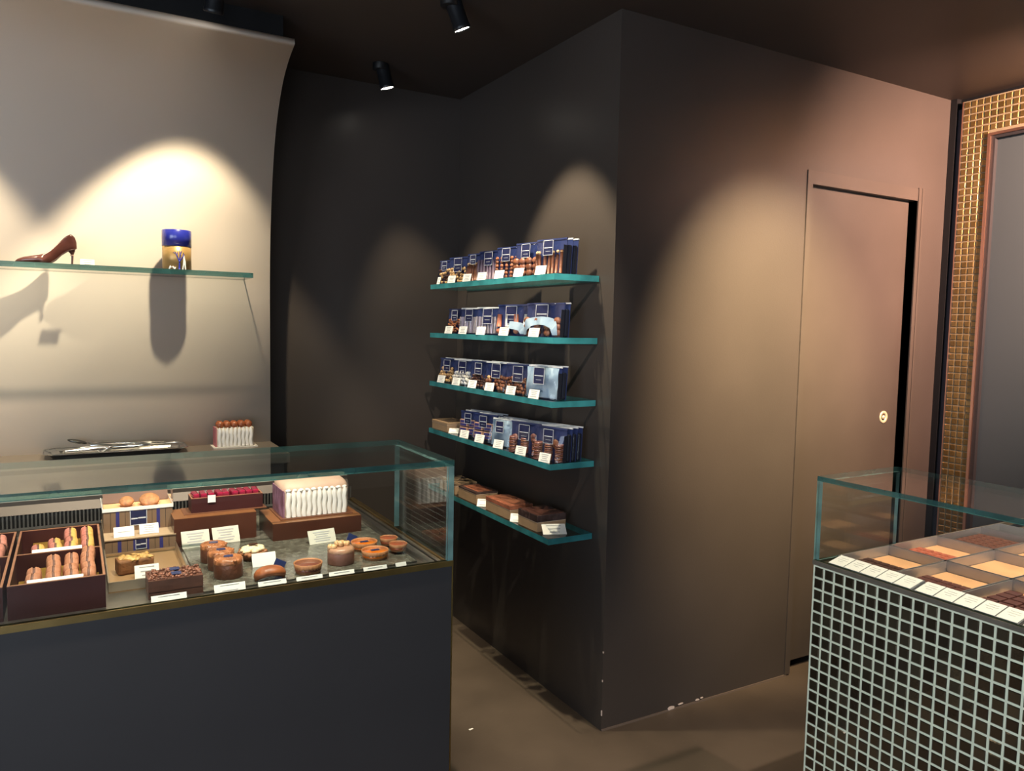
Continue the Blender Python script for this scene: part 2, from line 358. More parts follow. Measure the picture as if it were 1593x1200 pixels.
spot((1.19, 2.470, 2.520), (1.62, 2.50, 1.55), 125, 58, .5, 'larger lit black spotlight near the top edge of the picture')
spot((2.25, 1.05, 2.50), (2.50, 2.22, 1.40), 980, 55, 1.0, 'black spotlight on the ceiling in front of the sliding door', (1, .74, .42))
spot((3.22, .60, 2.50), (3.85, 2.22, 1.95), 1050, 92, 1.0, 'added black spotlight for the pink wash by the gold mosaic wall', (1, .60, .43))  # unseen lamp added to warm the right end of the door wall
spot((.62, 1.75, 2.50), (.55, 2.12, .87), 165, 56, .6, 'black spotlight on the ceiling over the cakes', (1, .88, .70))
spot((-.05, 1.75, 2.50), (.02, 2.12, .87), 165, 56, .6, 'black spotlight on the ceiling over the macaron boxes', (1, .88, .70))
spot((.98, 1.25, 2.50), (1.53, 2.85, 1.12), 115, 36, .8, 'black spotlight on the ceiling between the two counters', (1, .86, .68))
spot((2.15, .55, 2.50), (2.12, 1.0, .9), 210, 60, .7, 'black spotlight on the ceiling over the chocolate trays', (1, .82, .62))

# ------------------------------------------------------------------ beige cove panel, soffit, back counter
cv = [(3.283, .0), (3.283, 1.60), (3.279, 1.72), (3.268, 1.85), (3.252, 1.95), (3.226, 2.074), (3.19, 2.194), (3.133, 2.307), (3.047, 2.407), (2.956, 2.464), (2.861, 2.498)]
def smooth_curve(P, n=5):
    out = []
    for i in range(len(P)-1):
        p0, p1, p2, p3 = [Vector((*P[min(max(j, 0), len(P)-1)], 0)) for j in (i-1, i, i+1, i+2)]
        for k in range(n):
            t = k/n; out.append(tuple((.5*((2*p1)+(p2-p0)*t+(2*p0-5*p1+4*p2-p3)*t*t+(3*p1-p0-3*p2+p3)*t**3))[:2]))
    out.append(P[-1]); return out
cs = [cv[0]]+smooth_curve(cv[1:], 4)
rings = []
for i, (y, z) in enumerate(cs):
    a = Vector(cs[max(i-1, 0)]); b = Vector(cs[min(i+1, len(cs)-1)]); d = (b-a).normalized(); n = Vector((d.y, -d.x))
    q = (y+abs(n.x)*.020, z+abs(n.y)*.020) if True else None
    rings.append([(-2.6, y, z), (.715, y, z), (.715, q[0], q[1]), (-2.6, q[0], q[1])])
tag(MB().loft(rings, smooth=False).build('cove_panel', PANEL, fix=True), 'tall beige display panel curving forward at the top', 'wall panel')
for p in bpy.data.objects['cove_panel'].data.polygons: p.use_smooth = abs(p.normal.x) < .5 and p.area > .02
tag(B(-2.6, .69, 2.93, 3.505, 2.535, H).build('ceiling_soffit', BLACK), 'black soffit box above the beige panel', 'soffit', kind='structure')
bc = thing('back_counter', 'beige back counter at the foot of the curved panel', 'counter', (0, 2.95, 0))
B(-2.6, .715, 0, .333, .965, 1.0).build('worktop', mat('beige_worktop', (.17, .14, .115), .3), bc)
B(-2.6, .700, .03, .333, 0, .965).build('cabinet_body', mat('taupe_cabinet', (.16, .13, .11), .5), bc)

# glass shelves: clear faces, coloured ground edges
def plate(x0, x1, y0, y1, z0, z1, name, label=None, cat=None, parent=None, edge=None, group=None):
    d = (x1-x0, y1-y0, z1-z0); ax = d.index(min(d))
    fm = [1]*6
    for q in {2: (0, 1), 1: (2, 3), 0: (4, 5)}[ax]: fm[q] = 0
    o = MB().box(x0, x1, y0, y1, z0, z1, fm=tuple(fm)).build(name, [GLASS, edge or TEAL], parent)
    if label: tag(o, label, cat, group)
    return o
plate(-1.6, .610, 3.086, 3.281, 1.669, 1.688, 'glass_shelf', 'long glass shelf on the beige panel carrying the shoe', 'shelf', edge=TEALD)
SHZ = [1.671, 1.443, 1.213, .986, .711]
for i, z in enumerate(SHZ):
    plate(1.486, 1.680, 2.306, 3.392, z, z+.022, 'glass_shelf', ['topmost', 'second', 'middle', 'fourth', 'lowest'][i]+' of the five glass shelves on the dark wall', 'shelf', group='five glass shelves')

# ------------------------------------------------------------------ cards
def card_mesh(parent, w_, h, tilt, m=WHITE, rows=3, stand=True, name='card'):
    q = MB().at((0, 0, 0), (-tilt, 0, 0)); q.box(-w_/2, w_/2, -.0008, .0008, 0, h); c = q.build(name, m, parent)
    q = MB().at((0, 0, 0), (-tilt, 0, 0))
    for k in range(rows):
        ww = w_*(.62-.10*((k*7) % 3)); z = h*(.82-.62*k/max(1, rows-1)) if rows > 1 else h*.5
        q.box(-ww/2, ww/2, -.0014, -.0008, z-h*.035, z+h*.035)
    q.build('lettering', INK, c)
    if stand:
        y = math.sin(tilt)*h; z = math.cos(tilt)*h
        q = MB(); q.add([(-w_/2, y, z), (w_/2, y, z), (w_/2, y+.010, 0), (-w_/2, y+.010, 0), (-w_/2, y+.0012, z), (w_/2, y+.0012, z), (w_/2, y+.0115, 0), (-w_/2, y+.0115, 0)],
                        [[0, 1, 2, 3], [7, 6, 5, 4], [0, 4, 5, 1], [2, 6, 7, 3], [1, 5, 6, 2], [0, 3, 7, 4]]); q.build('stand', ACRYL, parent)
def price_card(loc, w_, h, tilt, label, rz=0, m=WHITE, rows=3, group='price cards', stand=True):
    t = thing('price_card', label, 'price card', loc, rz, group); card_mesh(t, w_, h, tilt, m, rows, stand); return t

# ------------------------------------------------------------------ items on the beige panel's shelf
def build_pump():
    t = thing('chocolate_pump', 'brown chocolate high-heeled shoe standing on the glass shelf', 'shoe', (-.166, 3.175, 1.688))
    Ln = .186
    def lerp(T, u):
        for (a, x), (b, y) in zip(T, T[1:]):
            if u <= b: k = (u-a)/(b-a); k = k*k*(3-2*k) if False else k; return x+(y-x)*k
        return T[-1][1]
    sole = [(0, .004), (.1, .002), (.45, .0015), (.55, .003), (.65, .016), (.75, .036), (.85, .050), (.95, .056), (1, .060)]
    top = [(0, .006), (.05, .015), (.15, .022), (.3, .028), (.46, .033), (.52, .040), (.6, .054), (.7, .074), (.8, .095), (.88, .107), (.93, .106), (.97, .098), (1, .080)]
    wid = [(0, .002), (.04, .008), (.1, .014), (.2, .022), (.35, .031), (.48, .0335), (.6, .029), (.75, .0235), (.85, .0235), (.93, .020), (.98, .010), (1, .003)]
    opn = [(0, 180), (.40, 180), (.46, 150), (.52, 128), (.62, 112), (.75, 102), (.95, 100), (1, 100)]
    rings = []; us = [0, .015, .04, .07, .1, .15, .2, .26, .32, .38, .43, .47, .51, .55, .6, .65, .7, .75, .8, .85, .89, .92, .95, .97, .985, 1]
    for u in us:
        zs, zt, w_, op = lerp(sole, u), lerp(top, u), lerp(wid, u), math.radians(lerp(opn, u)); r = []
        for k in range(25):
            a = -op+2*op*k/24; s_, c_ = math.sin(a), math.cos(a)
            sy = math.copysign(abs(s_)**.75, s_)
            if op < PI-.01:
                fr_ = abs(a)/op; zz = zs+(zt-zs)*max(0, (fr_-.30)/.70)**1.0 if fr_ > .30 else zs
                yy = w_*(sy if abs(a) < PI/2 else math.copysign(1-.18*((abs(a)-PI/2)/(PI/2)), s_))
            else:
                zz = zs+(zt-zs)*(.5-.5*math.copysign(abs(c_)**.7, c_)); yy = w_*sy
            r.append((u*Ln, yy, zz))
        rings.append(r)
    PM = mat('glossy_shoe_chocolate', (.095, .032, .024), .25, var=.15, vscale=30, coat=.4)
    o = MB().loft(rings, close=False, caps=False).build('upper', PM, t)
    sm_ = o.modifiers.new('thick', 'SOLIDIFY'); sm_.thickness = .002; sm_.offset = 0
    so = MB(); rr = []
    for u in us[:-1]:
        z = lerp(sole, u); w_ = lerp(wid, u)*.92; rr.append([(u*Ln, -w_, z+.001), (u*Ln, w_, z+.001), (u*Ln, w_, z-.0015), (u*Ln, -w_, z-.0015)])
    so.loft(rr).build('sole', mat('shoe_sole', (.05, .016, .012), .4), t)
    hl = MB(); hx = .915*Ln; rr = []
    for z, dx, rx, ry in ((.057, -.004, .016, .015), (.050, -.001, .012, .011), (.043, .001, .007, .007), (.038, .0015, .0045, .0045), (.030, .0018, .0036, .0036), (.015, .001, .0032, .0032), (.0, .0, .0036, .0036)):
        rr.append([(hx+dx+rx*math.cos(a), ry*math.sin(a), z) for a in [2*PI*k/16 for k in range(16)]])
    h_ = hl.loft(rr).build('heel', PM, t)
    rg = MB().at((hx+.0013, 0, .034)); rg.lathe([(.004, 0), (.0062, .001), (.0062, .003), (.004, .004)], 16, caps=False); rg.build('heel_ring', mat('rose_gold_ring', (.75, .45, .36), .3, 1), h_)
build_pump()
price_card((.052, 3.14, 1.688), .045, .024, .35, 'small white card beside the chocolate shoe', rows=3)
def build_can():
    t = thing('gift_canister', 'blue and gold cylindrical tin with a blue tree and white fox on it', 'tin', (.348, 3.165, 1.688))
    BL = mat('cobalt_tin', (.022, .03, .30), .25, spec=.6, coat=.4); GO = mat('gold_tin', (.42, .26, .09), .35, .3)
    r = .0505
    MB().lathe([(0, 0), (r, 0), (r, .099), (0, .099)], 40, caps=False).build('body', GO, t)
    MB().lathe([(r+.0005, .088), (r+.0012, .088), (r+.0012, .147), (r-.001, .149), (r-.004, .147), (0, .147)], 40, caps=False).build('lid', BL, t)
    def wrap(poly, name, m, off=.0008):
        # flat motif wrapped round the tin; poly in (angle-length, height) metres
        mb = MB(); n = len(poly); f = lambda s_, z, q: ((r+q)*math.sin(s_/r-.35), -(r+q)*math.cos(s_/r-.35), z)
        mb.add([f(a, z, off) for a, z in poly]+[f(a, z, 0) for a, z in poly], [list(range(n))]+[[i, n+i, n+(i+1) % n, (i+1) % n] for i in range(n)])
        return mb.build(name, m, t)
    mb = MB()
    P = lambda s_, z: ((r+.0004)*math.sin(s_/r-.35), -(r+.0004)*math.cos(s_/r-.35), z)
    br = [((.020, .002), (.021, .030), .004), ((.021, .030), (.012, .052), .0026), ((.021, .032), (.024, .056), .0026), ((.021, .030), (.034, .050), .0024), ((.012, .052), (.006, .066), .0016), ((.012, .052), (.015, .068), .0016), ((.024, .056), (.021, .070), .0016), ((.024, .056), (.029, .070), .0016), ((.034, .050), (.036, .064), .0015), ((.034, .050), (.041, .058), .0014), ((.006, .060), (.0, .064), .0012)]
    for a, b, q in br: mb.tube([P(*[a[i]+(b[i]-a[i])*k/4 for i in (0, 1)]) for k in range(5)], [q-(q*.3)*k/4 for k in range(5)], 6)
    mb.build('tree_print', BL, t)
    wt = mat('white_print', (.85, .85, .82), .5)
    wrap([(.030, .002), (.034, .002), (.037, .022), (.041, .002), (.045, .002), (.044, .030), (.040, .048), (.038, .056), (.034, .050), (.035, .036), (.033, .020)], 'fox_print', wt)
    wrap([(-.018, .002), (.006, .002), (.010, .010), (.004, .009), (-.002, .014), (-.006, .009), (-.012, .016), (-.016, .008)], 'fox_print', wt)
build_can()

# ------------------------------------------------------------------ items on the back counter
def build_tray():
    t = thing('serving_tray', 'polished silver tray holding tongs on the back counter', 'tray', (.138, 3.196, 1.0))
    def oct_(a, b, c, z): return [(-a+c, -b, z), (a-c, -b, z), (a, -b+c, z), (a, b-c, z), (a-c, b, z), (-a+c, b, z), (-a, b-c, z), (-a, -b+c, z)]
    a, b = .236, .080
    MB().loft([oct_(a-.03, b-.026, .022, .002), oct_(a-.028, b-.024, .022, .004), oct_(a-.022, b-.018, .024, .012), oct_(a, b, .03, .019), oct_(a+.003, b+.003, .031, .018), oct_(a-.02, b-.016, .024, .009), oct_(a-.028, b-.024, .022, 0), oct_(a-.03, b-.026, .022, 0)], caps=False, smooth=False).build('rim', SILVER, t)
    MB().prism([(x, y) for x, y, z in oct_(a-.029, b-.025, .022, 0)], .001, .004).build('base', mat('dull_tray_floor', (.30, .29, .27), .25, 1), t)
    rope = MB(); P = oct_(a+.001, b+.001, .0305, .0195); rope.tube(P+[P[0]], .0024, 6); rope.build('beaded_edge', SILVER, t)
build_tray()
def build_tongs(loc, rz, ln, label, wide=.016, tip='scallop'):
    t = thing('serving_tongs', label, 'tongs', loc, rz, 'tongs on the silver tray')
    for s in (-1, 1):
        rr = []
        for k in range(15):
            u = k/14; x = u*ln; y = s*(.003+.017*math.sin(u*PI*.55)); hw = (.0045+.003*u) if u < .72 else .0065+(wide/2-.0065)*math.sin((u-.72)/.28*PI*.75)
            z = .004+.004*u; rr.append([(x, y-.0008, z-hw*.9), (x, y+.0008, z-hw*.9), (x, y+.0008, z+hw*.9), (x, y-.0008, z+hw*.9)])
        MB().at((0, 0, .012)).loft(rr).build('arm', SILVER, t)
    MB().at((0, 0, .016)).tube([(.004*math.cos(a)-.002, .006*math.sin(a), 0) for a in [PI/2+PI*k/8 for k in range(9)]], .0035, 8).build('spring_bend', SILVER, t)
build_tongs((-.03, 3.170, 1.004), .10, .24, 'silver tongs nearest the front edge of the silver tray')
build_tongs((.02, 3.205, 1.010), -.06, .23, 'silver tongs lying in the middle of the silver tray', .02)
build_tongs((.30, 3.225, 1.012), PI-.05, .25, 'silver tongs at the back of the tray, pointing left', .018)
sv = thing('cake_server', 'dark spoon-headed server sticking up at the left of the tray', 'server', (.10, 3.243, 1.022), PI+.03, 'tongs on the silver tray')
MB().at((0, 0, .006), (0, -.10, 0)).tube([(-.10, 0, 0), (-.02, 0, 0), (.03, 0, .002), (.06, 0, .006)], [.005, .0045, .004, .003], 8).build('handle', SILVER, sv)
MB().at((.092, 0, .024), (0, -.25, 0)).ball((0, 0, 0), .034, 16, 8, (1, .6, .22)).build('head', mat('dark_steel', (.12, .12, .115), .2, 1), sv)
cl = thing('tong_clip', 'coiled silver clips heaped at the middle left of the tray', 'clip', (.085, 3.165, 1.006), 0, 'tongs on the silver tray')
for k in range(3):
    MB().tube([(.010*k+.012*math.cos(a), .012*math.sin(a), .014+.003*k+.006*math.sin(a+k)) for a in [2*PI*q/16 for q in range(17)]], .003, 6).build('loop', SILVER, cl)

def ridged_cake(name, label, cat, loc, W_, D_, H_, ribs, rowsmat, side, basem):
    t = thing(name, label, cat, loc)
    B(-.010, W_+.008, -.010, D_+.006, 0, .004).build('base_board', basem, t)
    B(.004, W_-.004, .006, D_, .004, H_-.004, bev=.003).build('cake_block', rowsmat, t)
    B(0, .004, .004, D_, .004, H_-.002).build('side_panel', side, t)
    for k in range(ribs):
        x = .008+(W_-.016)*(k+.5)/ribs; rr = []
        for j in range(9):
            z = .005+(H_-.006)*j/8; wv = .0012*math.sin(j*1.3+k); r = (W_-.016)/ribs*.50*(1 if j < 7 else (.92 if j == 7 else .25))
            rr.append([(x+wv+r*math.cos(a)*(1+.22*math.cos(5*a)), .003+r*.8*math.sin(a)*(1+.22*math.cos(5*a)), z) for a in [2*PI*q/15 for q in range(15)]])
        MB().loft(rr).build('piped_rib', WHITEICE, t)
    return t
PINK = mat('rose_side', (.50, .16, .17), .6)
MAUVE = mat('mauve_side', (.34, .17, .26), .6, col2=(.16, .06, .09, 1), vscale=30)
hb = ridged_cake('hazelnut_cake', 'small white ribbed cake topped with hazelnuts on the back counter', 'cake', (.482, 3.178, 1.0), .15, .070, .082, 9, mat('cake_cream', (.66, .55, .45), .6), PINK, mat('white_board', (.7, .66, .6), .5))
HAZ = mat('roasted_hazelnut', (.30, .085, .03), .3, var=.2, vscale=50)
for i in range(5):
    for j in range(2):
        MB().ball((.020+.027*i, .020+.026*j, .090), .0145, 12, 8, wob=.02).build('hazelnut', HAZ, hb)

# ------------------------------------------------------------------ left refrigerated case
LX0, LX1, LY0, LZ, LT = -1.6, .878, 1.833, .870, 1.143
DK = .845
lc = thing('display_case', 'long navy patisserie counter with a glass top full of cakes', 'display case', (0, LY0, 0))
B(LX0, LX1-.004, .006, .86, .0, .835).build('cabinet', COUNTER, lc)
B(LX0, LX1-.004, 0, .006, .02, .855).build('front_panel', COUNTER, lc)
B(LX1-.004, LX1, -.001, .006, .02, .855).build('edge_strip', BRASS, lc)
tm = MB(); tm.box(LX0, LX1, -.002, .014, .855, LZ); tm.box(LX1-.016, LX1, .014, .845, .850, LZ); tm.build('brass_trim', BRASS, lc)
B(LX0, LX1-.016, .014, .855, .835, DK).build('deck', STEEL, lc)
st = MB(); st.box(LX1-.050, LX1-.030, .02, .84, DK, DK+.012); st.box(LX1-.026, LX1-.018, .02, .84, DK, DK+.018); st.build('side_rail', STEEL, lc)
STONE = mat('dark_wet_stone', (.062, .058, .046), .16, spec=.7, col2=(.13, .125, .10, 1), vscale=55, bump=.08, bscale=40)
B(.262, .815, .10, .80, DK, DK+.004).build('stone_slab', STONE, lc)
plate(LX0, LX1, 0, .400, LT-.016, LT, 'glass_pane', parent=lc, edge=TEALD)
plate(LX0, LX1-.016, .003, .013, LZ, LT-.016, 'glass_pane', parent=lc, edge=AQUA)
plate(LX1-.016, LX1, .001, .396, LZ, LT-.016, 'glass_pane', parent=lc, edge=AQUA)
rb = MB(); rb.box(LX0, LX1-.016, .858, .93, .835, .868); rb.box(LX0, LX1-.016, .87, .93, .868, .948)
rb.add([(LX0, .856, .910), (LX1-.016, .856, .910), (LX1-.016, .875, .945), (LX0, .875, .945), (LX0, .93, .945), (LX1-.016, .93, .945), (LX1-.016, .93, .910), (LX0, .93, .910)], [[0, 1, 2, 3], [3, 2, 5, 4], [0, 7, 6, 1], [1, 6, 5, 2], [0, 3, 4, 7]])
rb.build('back_rail', mat('taupe_metal', (.10, .08, .068), .4, .5), lc)
B(LX0, LX1-.016, .872, .93, .945, .953).build('rail_cap', mat('cream_cap', (.62, .57, .48), .5), lc)
gl = MB()
for k in range(int((LX1-LX0)/.0105)): x = LX0+.0105*k; gl.box(x, x+.0042, .855, .862, .868, .908)
gl.box(LX0, LX1-.016, .853, .860, .864, .870)
g_ = gl.build('vent_grille', mat('grey_grille', (.13, .125, .12), .4, .5), lc); g_['kind'] = 'stuff'
B(LX0, LX1-.016, .864, .871, .868, .910).build('vent_void', BLACK, lc)

# --- macaron boxes
def open_box(t, x0, x1, y0, y1, z0, z1, th, m, em, div=None, name='carton'):
    b = MB()
    b.box(x0, x1, y0, y1, z0, z0+.003)
    for a in ((x0, x1, y0, y0+th), (x0, x1, y1-th, y1), (x0, x0+th, y0+th, y1-th), (x1-th, x1, y0+th, y1-th)): b.box(*a, z0+.003, z1)
    o = b.build(name, m, t)
    e = MB()
    for a in ((x0, x1, y0, y0+th), (x0, x1, y1-th, y1), (x0, x0+th, y0+th, y1-th), (x1-th, x1, y0+th, y1-th)): e.box(*a, z1, z1+.0015)
    e.build('cut_edge', em, o)
    if div:
        for d in div:
            q = B(x0+th, x1-th, d-th/2, d+th/2, z0+.003, z1).build('divider', m, t); B(x0+th, x1-th, d-th/2, d+th/2, z1, z1+.0015).build('cut_edge', em, q)
    return o
MACM = {k: mat('macaron_'+k, c, .6, bump=.2, bscale=120, var=.12, vscale=40) for k, c in dict(pink=(.50, .17, .13), yellow=(.62, .36, .09), brown=(.44, .18, .095), rose=(.60, .24, .18)).items()}
FILL = mat('macaron_filling', (.16, .07, .05), .6)
def macaron_proto(a, b, label):
    t = thing('macaron', label, 'macaron', group='macarons in the brown boxes')
    r = .0215
    for s, m in ((-1, a), (1, b)):
        mb = MB().at((0, 0, 0), (0, s*PI/2, 0)); mb.lathe([(r*1.02, .0025), (r*1.04, .005), (r*.98, .0065), (r*.95, .009), (r*.82, .0125), (r*.5, .0148), (0, .0155)], 16, caps=False); mb.build('shell', MACM[m], t)
    mb = MB().at((0, 0, 0), (0, PI/2, 0)); mb.lathe([(0, -.003), (r*.93, -.003), (r*.95, 0), (r*.93, .003), (0, .003)], 16, caps=False); mb.build('filling', FILL, t)
    return t
def macaron_box(x0, name_pos, front, back, mats):
    t = thing('macaron_box', name_pos, 'box', (x0, 1.936, DK))
    W_ = .188
    open_box(t, 0, W_, 0, .498, 0, .075, .005, PLUMBOARD, BOARDEDGE, [.252])
    B(.008, W_-.008, .03, .245, .010, .012).build('gold_liner', GOLDCARD, t)
    B(.008, W_-.008, .262, .49, .010, .012).build('gold_liner', GOLDCARD, t)
    for nm, y0, cols, (a, b), lab in (('front', .030, front, mats[0], 0), ('back', .285, back, mats[1], 1)):
        ped = MB().box(.03, W_-.02, y0-.015, y0+.205, .003, .042); ped.build('pedestal', GOLDCARD, t)
        proto = None
        for ci, n in enumerate(cols):
            if not n: continue
            for k in range(n):
                if proto is None: proto = macaron_proto(a, b, ''); o = proto
                else: o = copy_tree(proto)
                o.location = (x0+.048+.036*ci+random.uniform(-.002, .002), 1.936+y0+.012+.047*k, DK+.042+.0215+.0012)
                o.rotation_euler = (-.12*random.random(), 0, random.uniform(-.08, .08))
                o['label'] = '%s of column %s, %s compartment, %s' % (['brown', 'pink-yellow'][lab]+' macaron '+['first', 'second', 'third', 'fourth', 'fifth'][k], ['one', 'two', 'three', 'four'][ci], nm, 'box beside the striped boxes' if x0 > -.2 else 'box cut by the left edge')
                o['group'] = 'macarons, '+nm+' compartment '+('of the whole box' if x0 > -.2 else 'of the cut box')
        q = MB().at((W_*.5, y0-.018, .075), (-.75, 0, 0)); q.box(-.058, .050, -.001, .001, -.006, .006); q.build('label_strip', WHITE, t)
macaron_box(-.134, 'brown two-compartment macaron box beside the striped boxes', (2, 4, 4, 5), (1, 2, 4, 4), (('brown', 'brown'), ('pink', 'yellow')))
macaron_box(-.330, 'brown two-compartment macaron box cut by the left edge', (0, 0, 2, 4), (0, 3, 4, 4), (('pink', 'yellow'), ('rose', 'rose')))

# --- striped gift boxes
STRB = mat('taupe_gift_card', (.20, .125, .075), .5); STRN = mat('navy_stripe', (.03, .03, .16), .5); STRD = mat('dark_stripe', (.05, .032, .022), .5)
def striped(t, x0, x1, y0, y1, z0, z1, lid=.0):
    b = B(x0, x1, y0, y1, z0, z1).build('carton', STRB, t)
    W_ = x1-x0
    for u, ww, m in ((.10, .006, STRD), (.20, .05, STRN), (.31, .006, STRD), (.405, .03, STRN), (.60, .03, STRN), (.70, .006, STRD), (.79, .05, STRN), (.90, .006, STRD)):
        xc = x0+W_*u; hw = W_*ww/2
        q = MB(); q.box(xc-hw, xc+hw, y0-.0006, y0, z0, z1); q.box(xc-hw, xc+hw, y0, y1, z1, z1+.0004); q.build('stripe', m, b)
    # navy emblem with pale border
    cx = x0+W_*.5; s = (z1-z0)*.36; cz = z0+(z1-z0)*.56
    q = B(cx-s, cx+s, y0-.0012, y0-.0006, cz-s*.9, cz+s).build('emblem', NAVYINK, b)
    f = MB()
    for a in ((cx-s, cx+s, cz-s*.9, cz-s*.9+.0014), (cx-s, cx-s+.0014, cz-s*.9, cz+s), (cx+s-.0014, cx+s, cz-s*.9, cz+s), (cx-s*.85, cx-s*.1, cz-.002, cz+.0016), (cx-s*.05, cx+s*.85, cz-.001, cz+.0026)): f.box(a[0], a[1], y0-.0016, y0-.0012, a[2], a[3])
    f.build('emblem_print', SILVERINK, q)
    B(x0-.001, x1+.001, y0-.002, y1, z1, z1+.003).build('pale_edge', mat('pale_box_edge', (.42, .30, .19), .5), b) if lid else None
t = thing('striped_box', 'lower taupe and navy striped gift box with two cards on its ledge', 'gift box', (.066, 2.365, DK)); striped(t, 0, .181, 0, .26, 0, .040, 1)
t = thing('striped_box', 'upper taupe and navy striped gift box carrying the cookie tray', 'gift box', (.066, 2.449, DK+.0435)); striped(t, 0, .181, 0, .165, 0, .062)
t = thing('cookie_tray', 'open clear cookie tray with a brown lid on the striped box', 'tray', (.064, 2.449, .951))
B(0, .185, 0, .16, 0, .002).build('tray_floor', KRAFT, t)
q = MB(); q.box(-.001, .186, -.002, 0, -.003, .007); q.box(-.001, .001, 0, .16, 0, .007); q.box(.184, .186, 0, .16, 0, .007); q.build('white_rim', WHITE, t)
q = MB().at((0, .085, .004), (-.45, 0, 0)); q.box(.002, .180, 0, .003, 0, .045); q.build('lid', mat('brown_lid', (.16, .085, .06), .35), t)
for x in (.0, .1845): B(x, x+.0015, .0, .14, .002, .045).build('clear_side', ACRYL, t)
COOK = mat('baked_cookie', (.42, .18, .07), .6, var=.3, vscale=60, bump=.4, bscale=90)
for x, r, lab in ((.064, .020, 'smaller cookie at the left of the clear tray'), (.125, .028, 'larger round cookie at the right of the clear tray')):
    o = MB().at((0, 0, 0), (.5, 0, 0)).lathe([(0, 0), (r*.9, 0), (r, .004), (r*.9, .009), (r*.4, .011), (0, .0115)], 24, caps=False).build('cookie', COOK); o.location = (.064+x, 2.490, .9635); tag(o, lab, 'cookie', 'cookies on the clear tray')
price_card((.115, 2.382, DK+.0435), .052, .030, .55, 'blank glaring white card on the striped box ledge', rows=1)
price_card((.180, 2.392, DK+.0435), .050, .030, .55, 'printed card right of the glaring one on the striped ledge', rows=4)

# --- metal tray and loaf
t = thing('cake_tray', 'gold-lined steel tray under the nut loaf', 'tray', (.062, 2.030, DK))
q = MB(); q.box(0, .183, 0, .31, 0, .003); q.build('tray_floor', mat('gold_floor', (.40, .24, .12), .3, .3), t)
for a in ((0, .183, 0, .003), (0, .183, .307, .31), (0, .003, .003, .307), (.180, .183, .003, .307)): B(*a, .003, .012 if a[2] > .3 else .026).build('rim', mat('champagne_metal', (.62, .52, .40), .3, .9), t)
def loaf(loc, rz, L_, W_, H_, m, topm, label):
    t = thing('loaf_cake', label, 'cake', loc, rz)
    B(-L_/2, L_/2, -W_/2, W_/2, 0, H_*.8, bev=.005).build('crumb', m, t)
    mb = MB()
    for k in range(26):
        x = random.uniform(-L_*.45, L_*.45); y = random.uniform(-W_*.42, W_*.42)
        mb.at((x, y, H_*.8), (random.uniform(-.3, .3), random.uniform(-.3, .3), random.uniform(0, 6.3))).ball((0, 0, 0), random.uniform(.006, .011), 7, 5, (1.6, .7, .5), .12)
    mb.build('topping', topm, t); return t
loaf((.128, 2.178, DK+.0035), .12, .085, .052, .046, mat('loaf_crumb', (.21, .085, .03), .6, var=.3, vscale=50, bump=.3), mat('almond_topping', (.50, .29, .095), .4, var=.4, vscale=50), 'pale almond-topped loaf cake in the gold-lined tray')
price_card((.152, 2.105, DK+.004), .056, .033, .45, 'white card in front of the almond loaf', rows=3)

# --- slice cake
t = thing('chocolate_slab_cake', 'rectangular chocolate cake with crumble top and navy plaque', 'cake', (.142, 1.940, DK))
CAKEC = mat('cocoa_cake', (.105, .040, .025), .45, var=.2, vscale=30, bump=.1)
B(0, .120, 0, .085, 0, .014).build('bottom_layer', CAKEC, t); B(.0006, .1194, .0006, .0844, .014, .017).build('cream_layer', mat('cocoa_cream', (.05, .018, .012), .35), t); B(0, .120, 0, .085, .017, .044).build('top_layer', CAKEC, t)
CRM = mat('cocoa_crumble', (.20, .075, .045), .5, var=.5, vscale=70)
mb = MB()
for k in range(150): mb.ball((random.uniform(.003, .117), random.uniform(.003, .082), .0455), random.uniform(.0025, .005), 5, 4, wob=.2)
o = mb.build('crumble', CRM, t); o['kind'] = 'stuff'
for y in (.014, .050): B(.052, .074, y, y+.022, .049, .0505).build('plaque', NAVY, t)
price_card((.183, 1.902, DK), .076, .020, .5, 'white card below the rectangular chocolate cake', rows=2)

# --- risers and what stands on them
t = thing('display_riser', 'brown riser under the box of red jellies', 'riser', (.243, 2.366, DK))
B(0, .229, 0, .125, 0, .082).build('riser_body', BROWNBOARD, t); B(0, .229, 0, .125, .082, .0838).build('top_edge', mat('amber_board', (.22, .09, .035), .3), t)
t = thing('jelly_box', 'plum-brown open box of red jellies on the left riser', 'box', (.296, 2.412, DK+.0838))
open_box(t, 0, .205, 0, .075, 0, .044, .004, PLUMBOARD, BOARDEDGE)
B(-.022, .215, -.012, .080, -.0, .0015).build('base_board', mat('brown_base', (.15, .06, .03), .4), t)
RED = mat('raspberry_jelly', (.30, .012, .045), .12, spec=.6, coat=.5, var=.2, vscale=30)
for k in range(9):
    o = MB().at((0, 0, 0), (0, 0, random.uniform(-.1, .1))).box(-.0095, .0095, -.028, .028, 0, .052, bev=.005).build('fruit_jelly', RED)
    o.location = (.296+.016+.0216*k, 2.449, DK+.0838+.0036); o.rotation_euler = (0, random.uniform(-.06, .06), 0)
    tag(o, ['first', 'second', 'third', 'fourth', 'fifth', 'sixth', 'seventh', 'eighth', 'last'][k]+' glossy red jelly from the left in the plum-brown box', 'jelly', 'red jellies in the plum box')
price_card((.352, 2.4095, DK+.0838+.030), .022, .022, .03, 'tiny white tag on the front of the jelly box', rows=0, stand=False)
t = thing('display_riser', 'brown riser under the white ribbed meringue cake', 'riser', (.506, 2.296, DK))
B(0, .272, 0, .195, 0, .055).build('riser_body', BROWNBOARD, t); B(0, .272, 0, .195, .055, .0565).build('top_edge', mat('amber_board', (.22, .09, .035), .3), t)
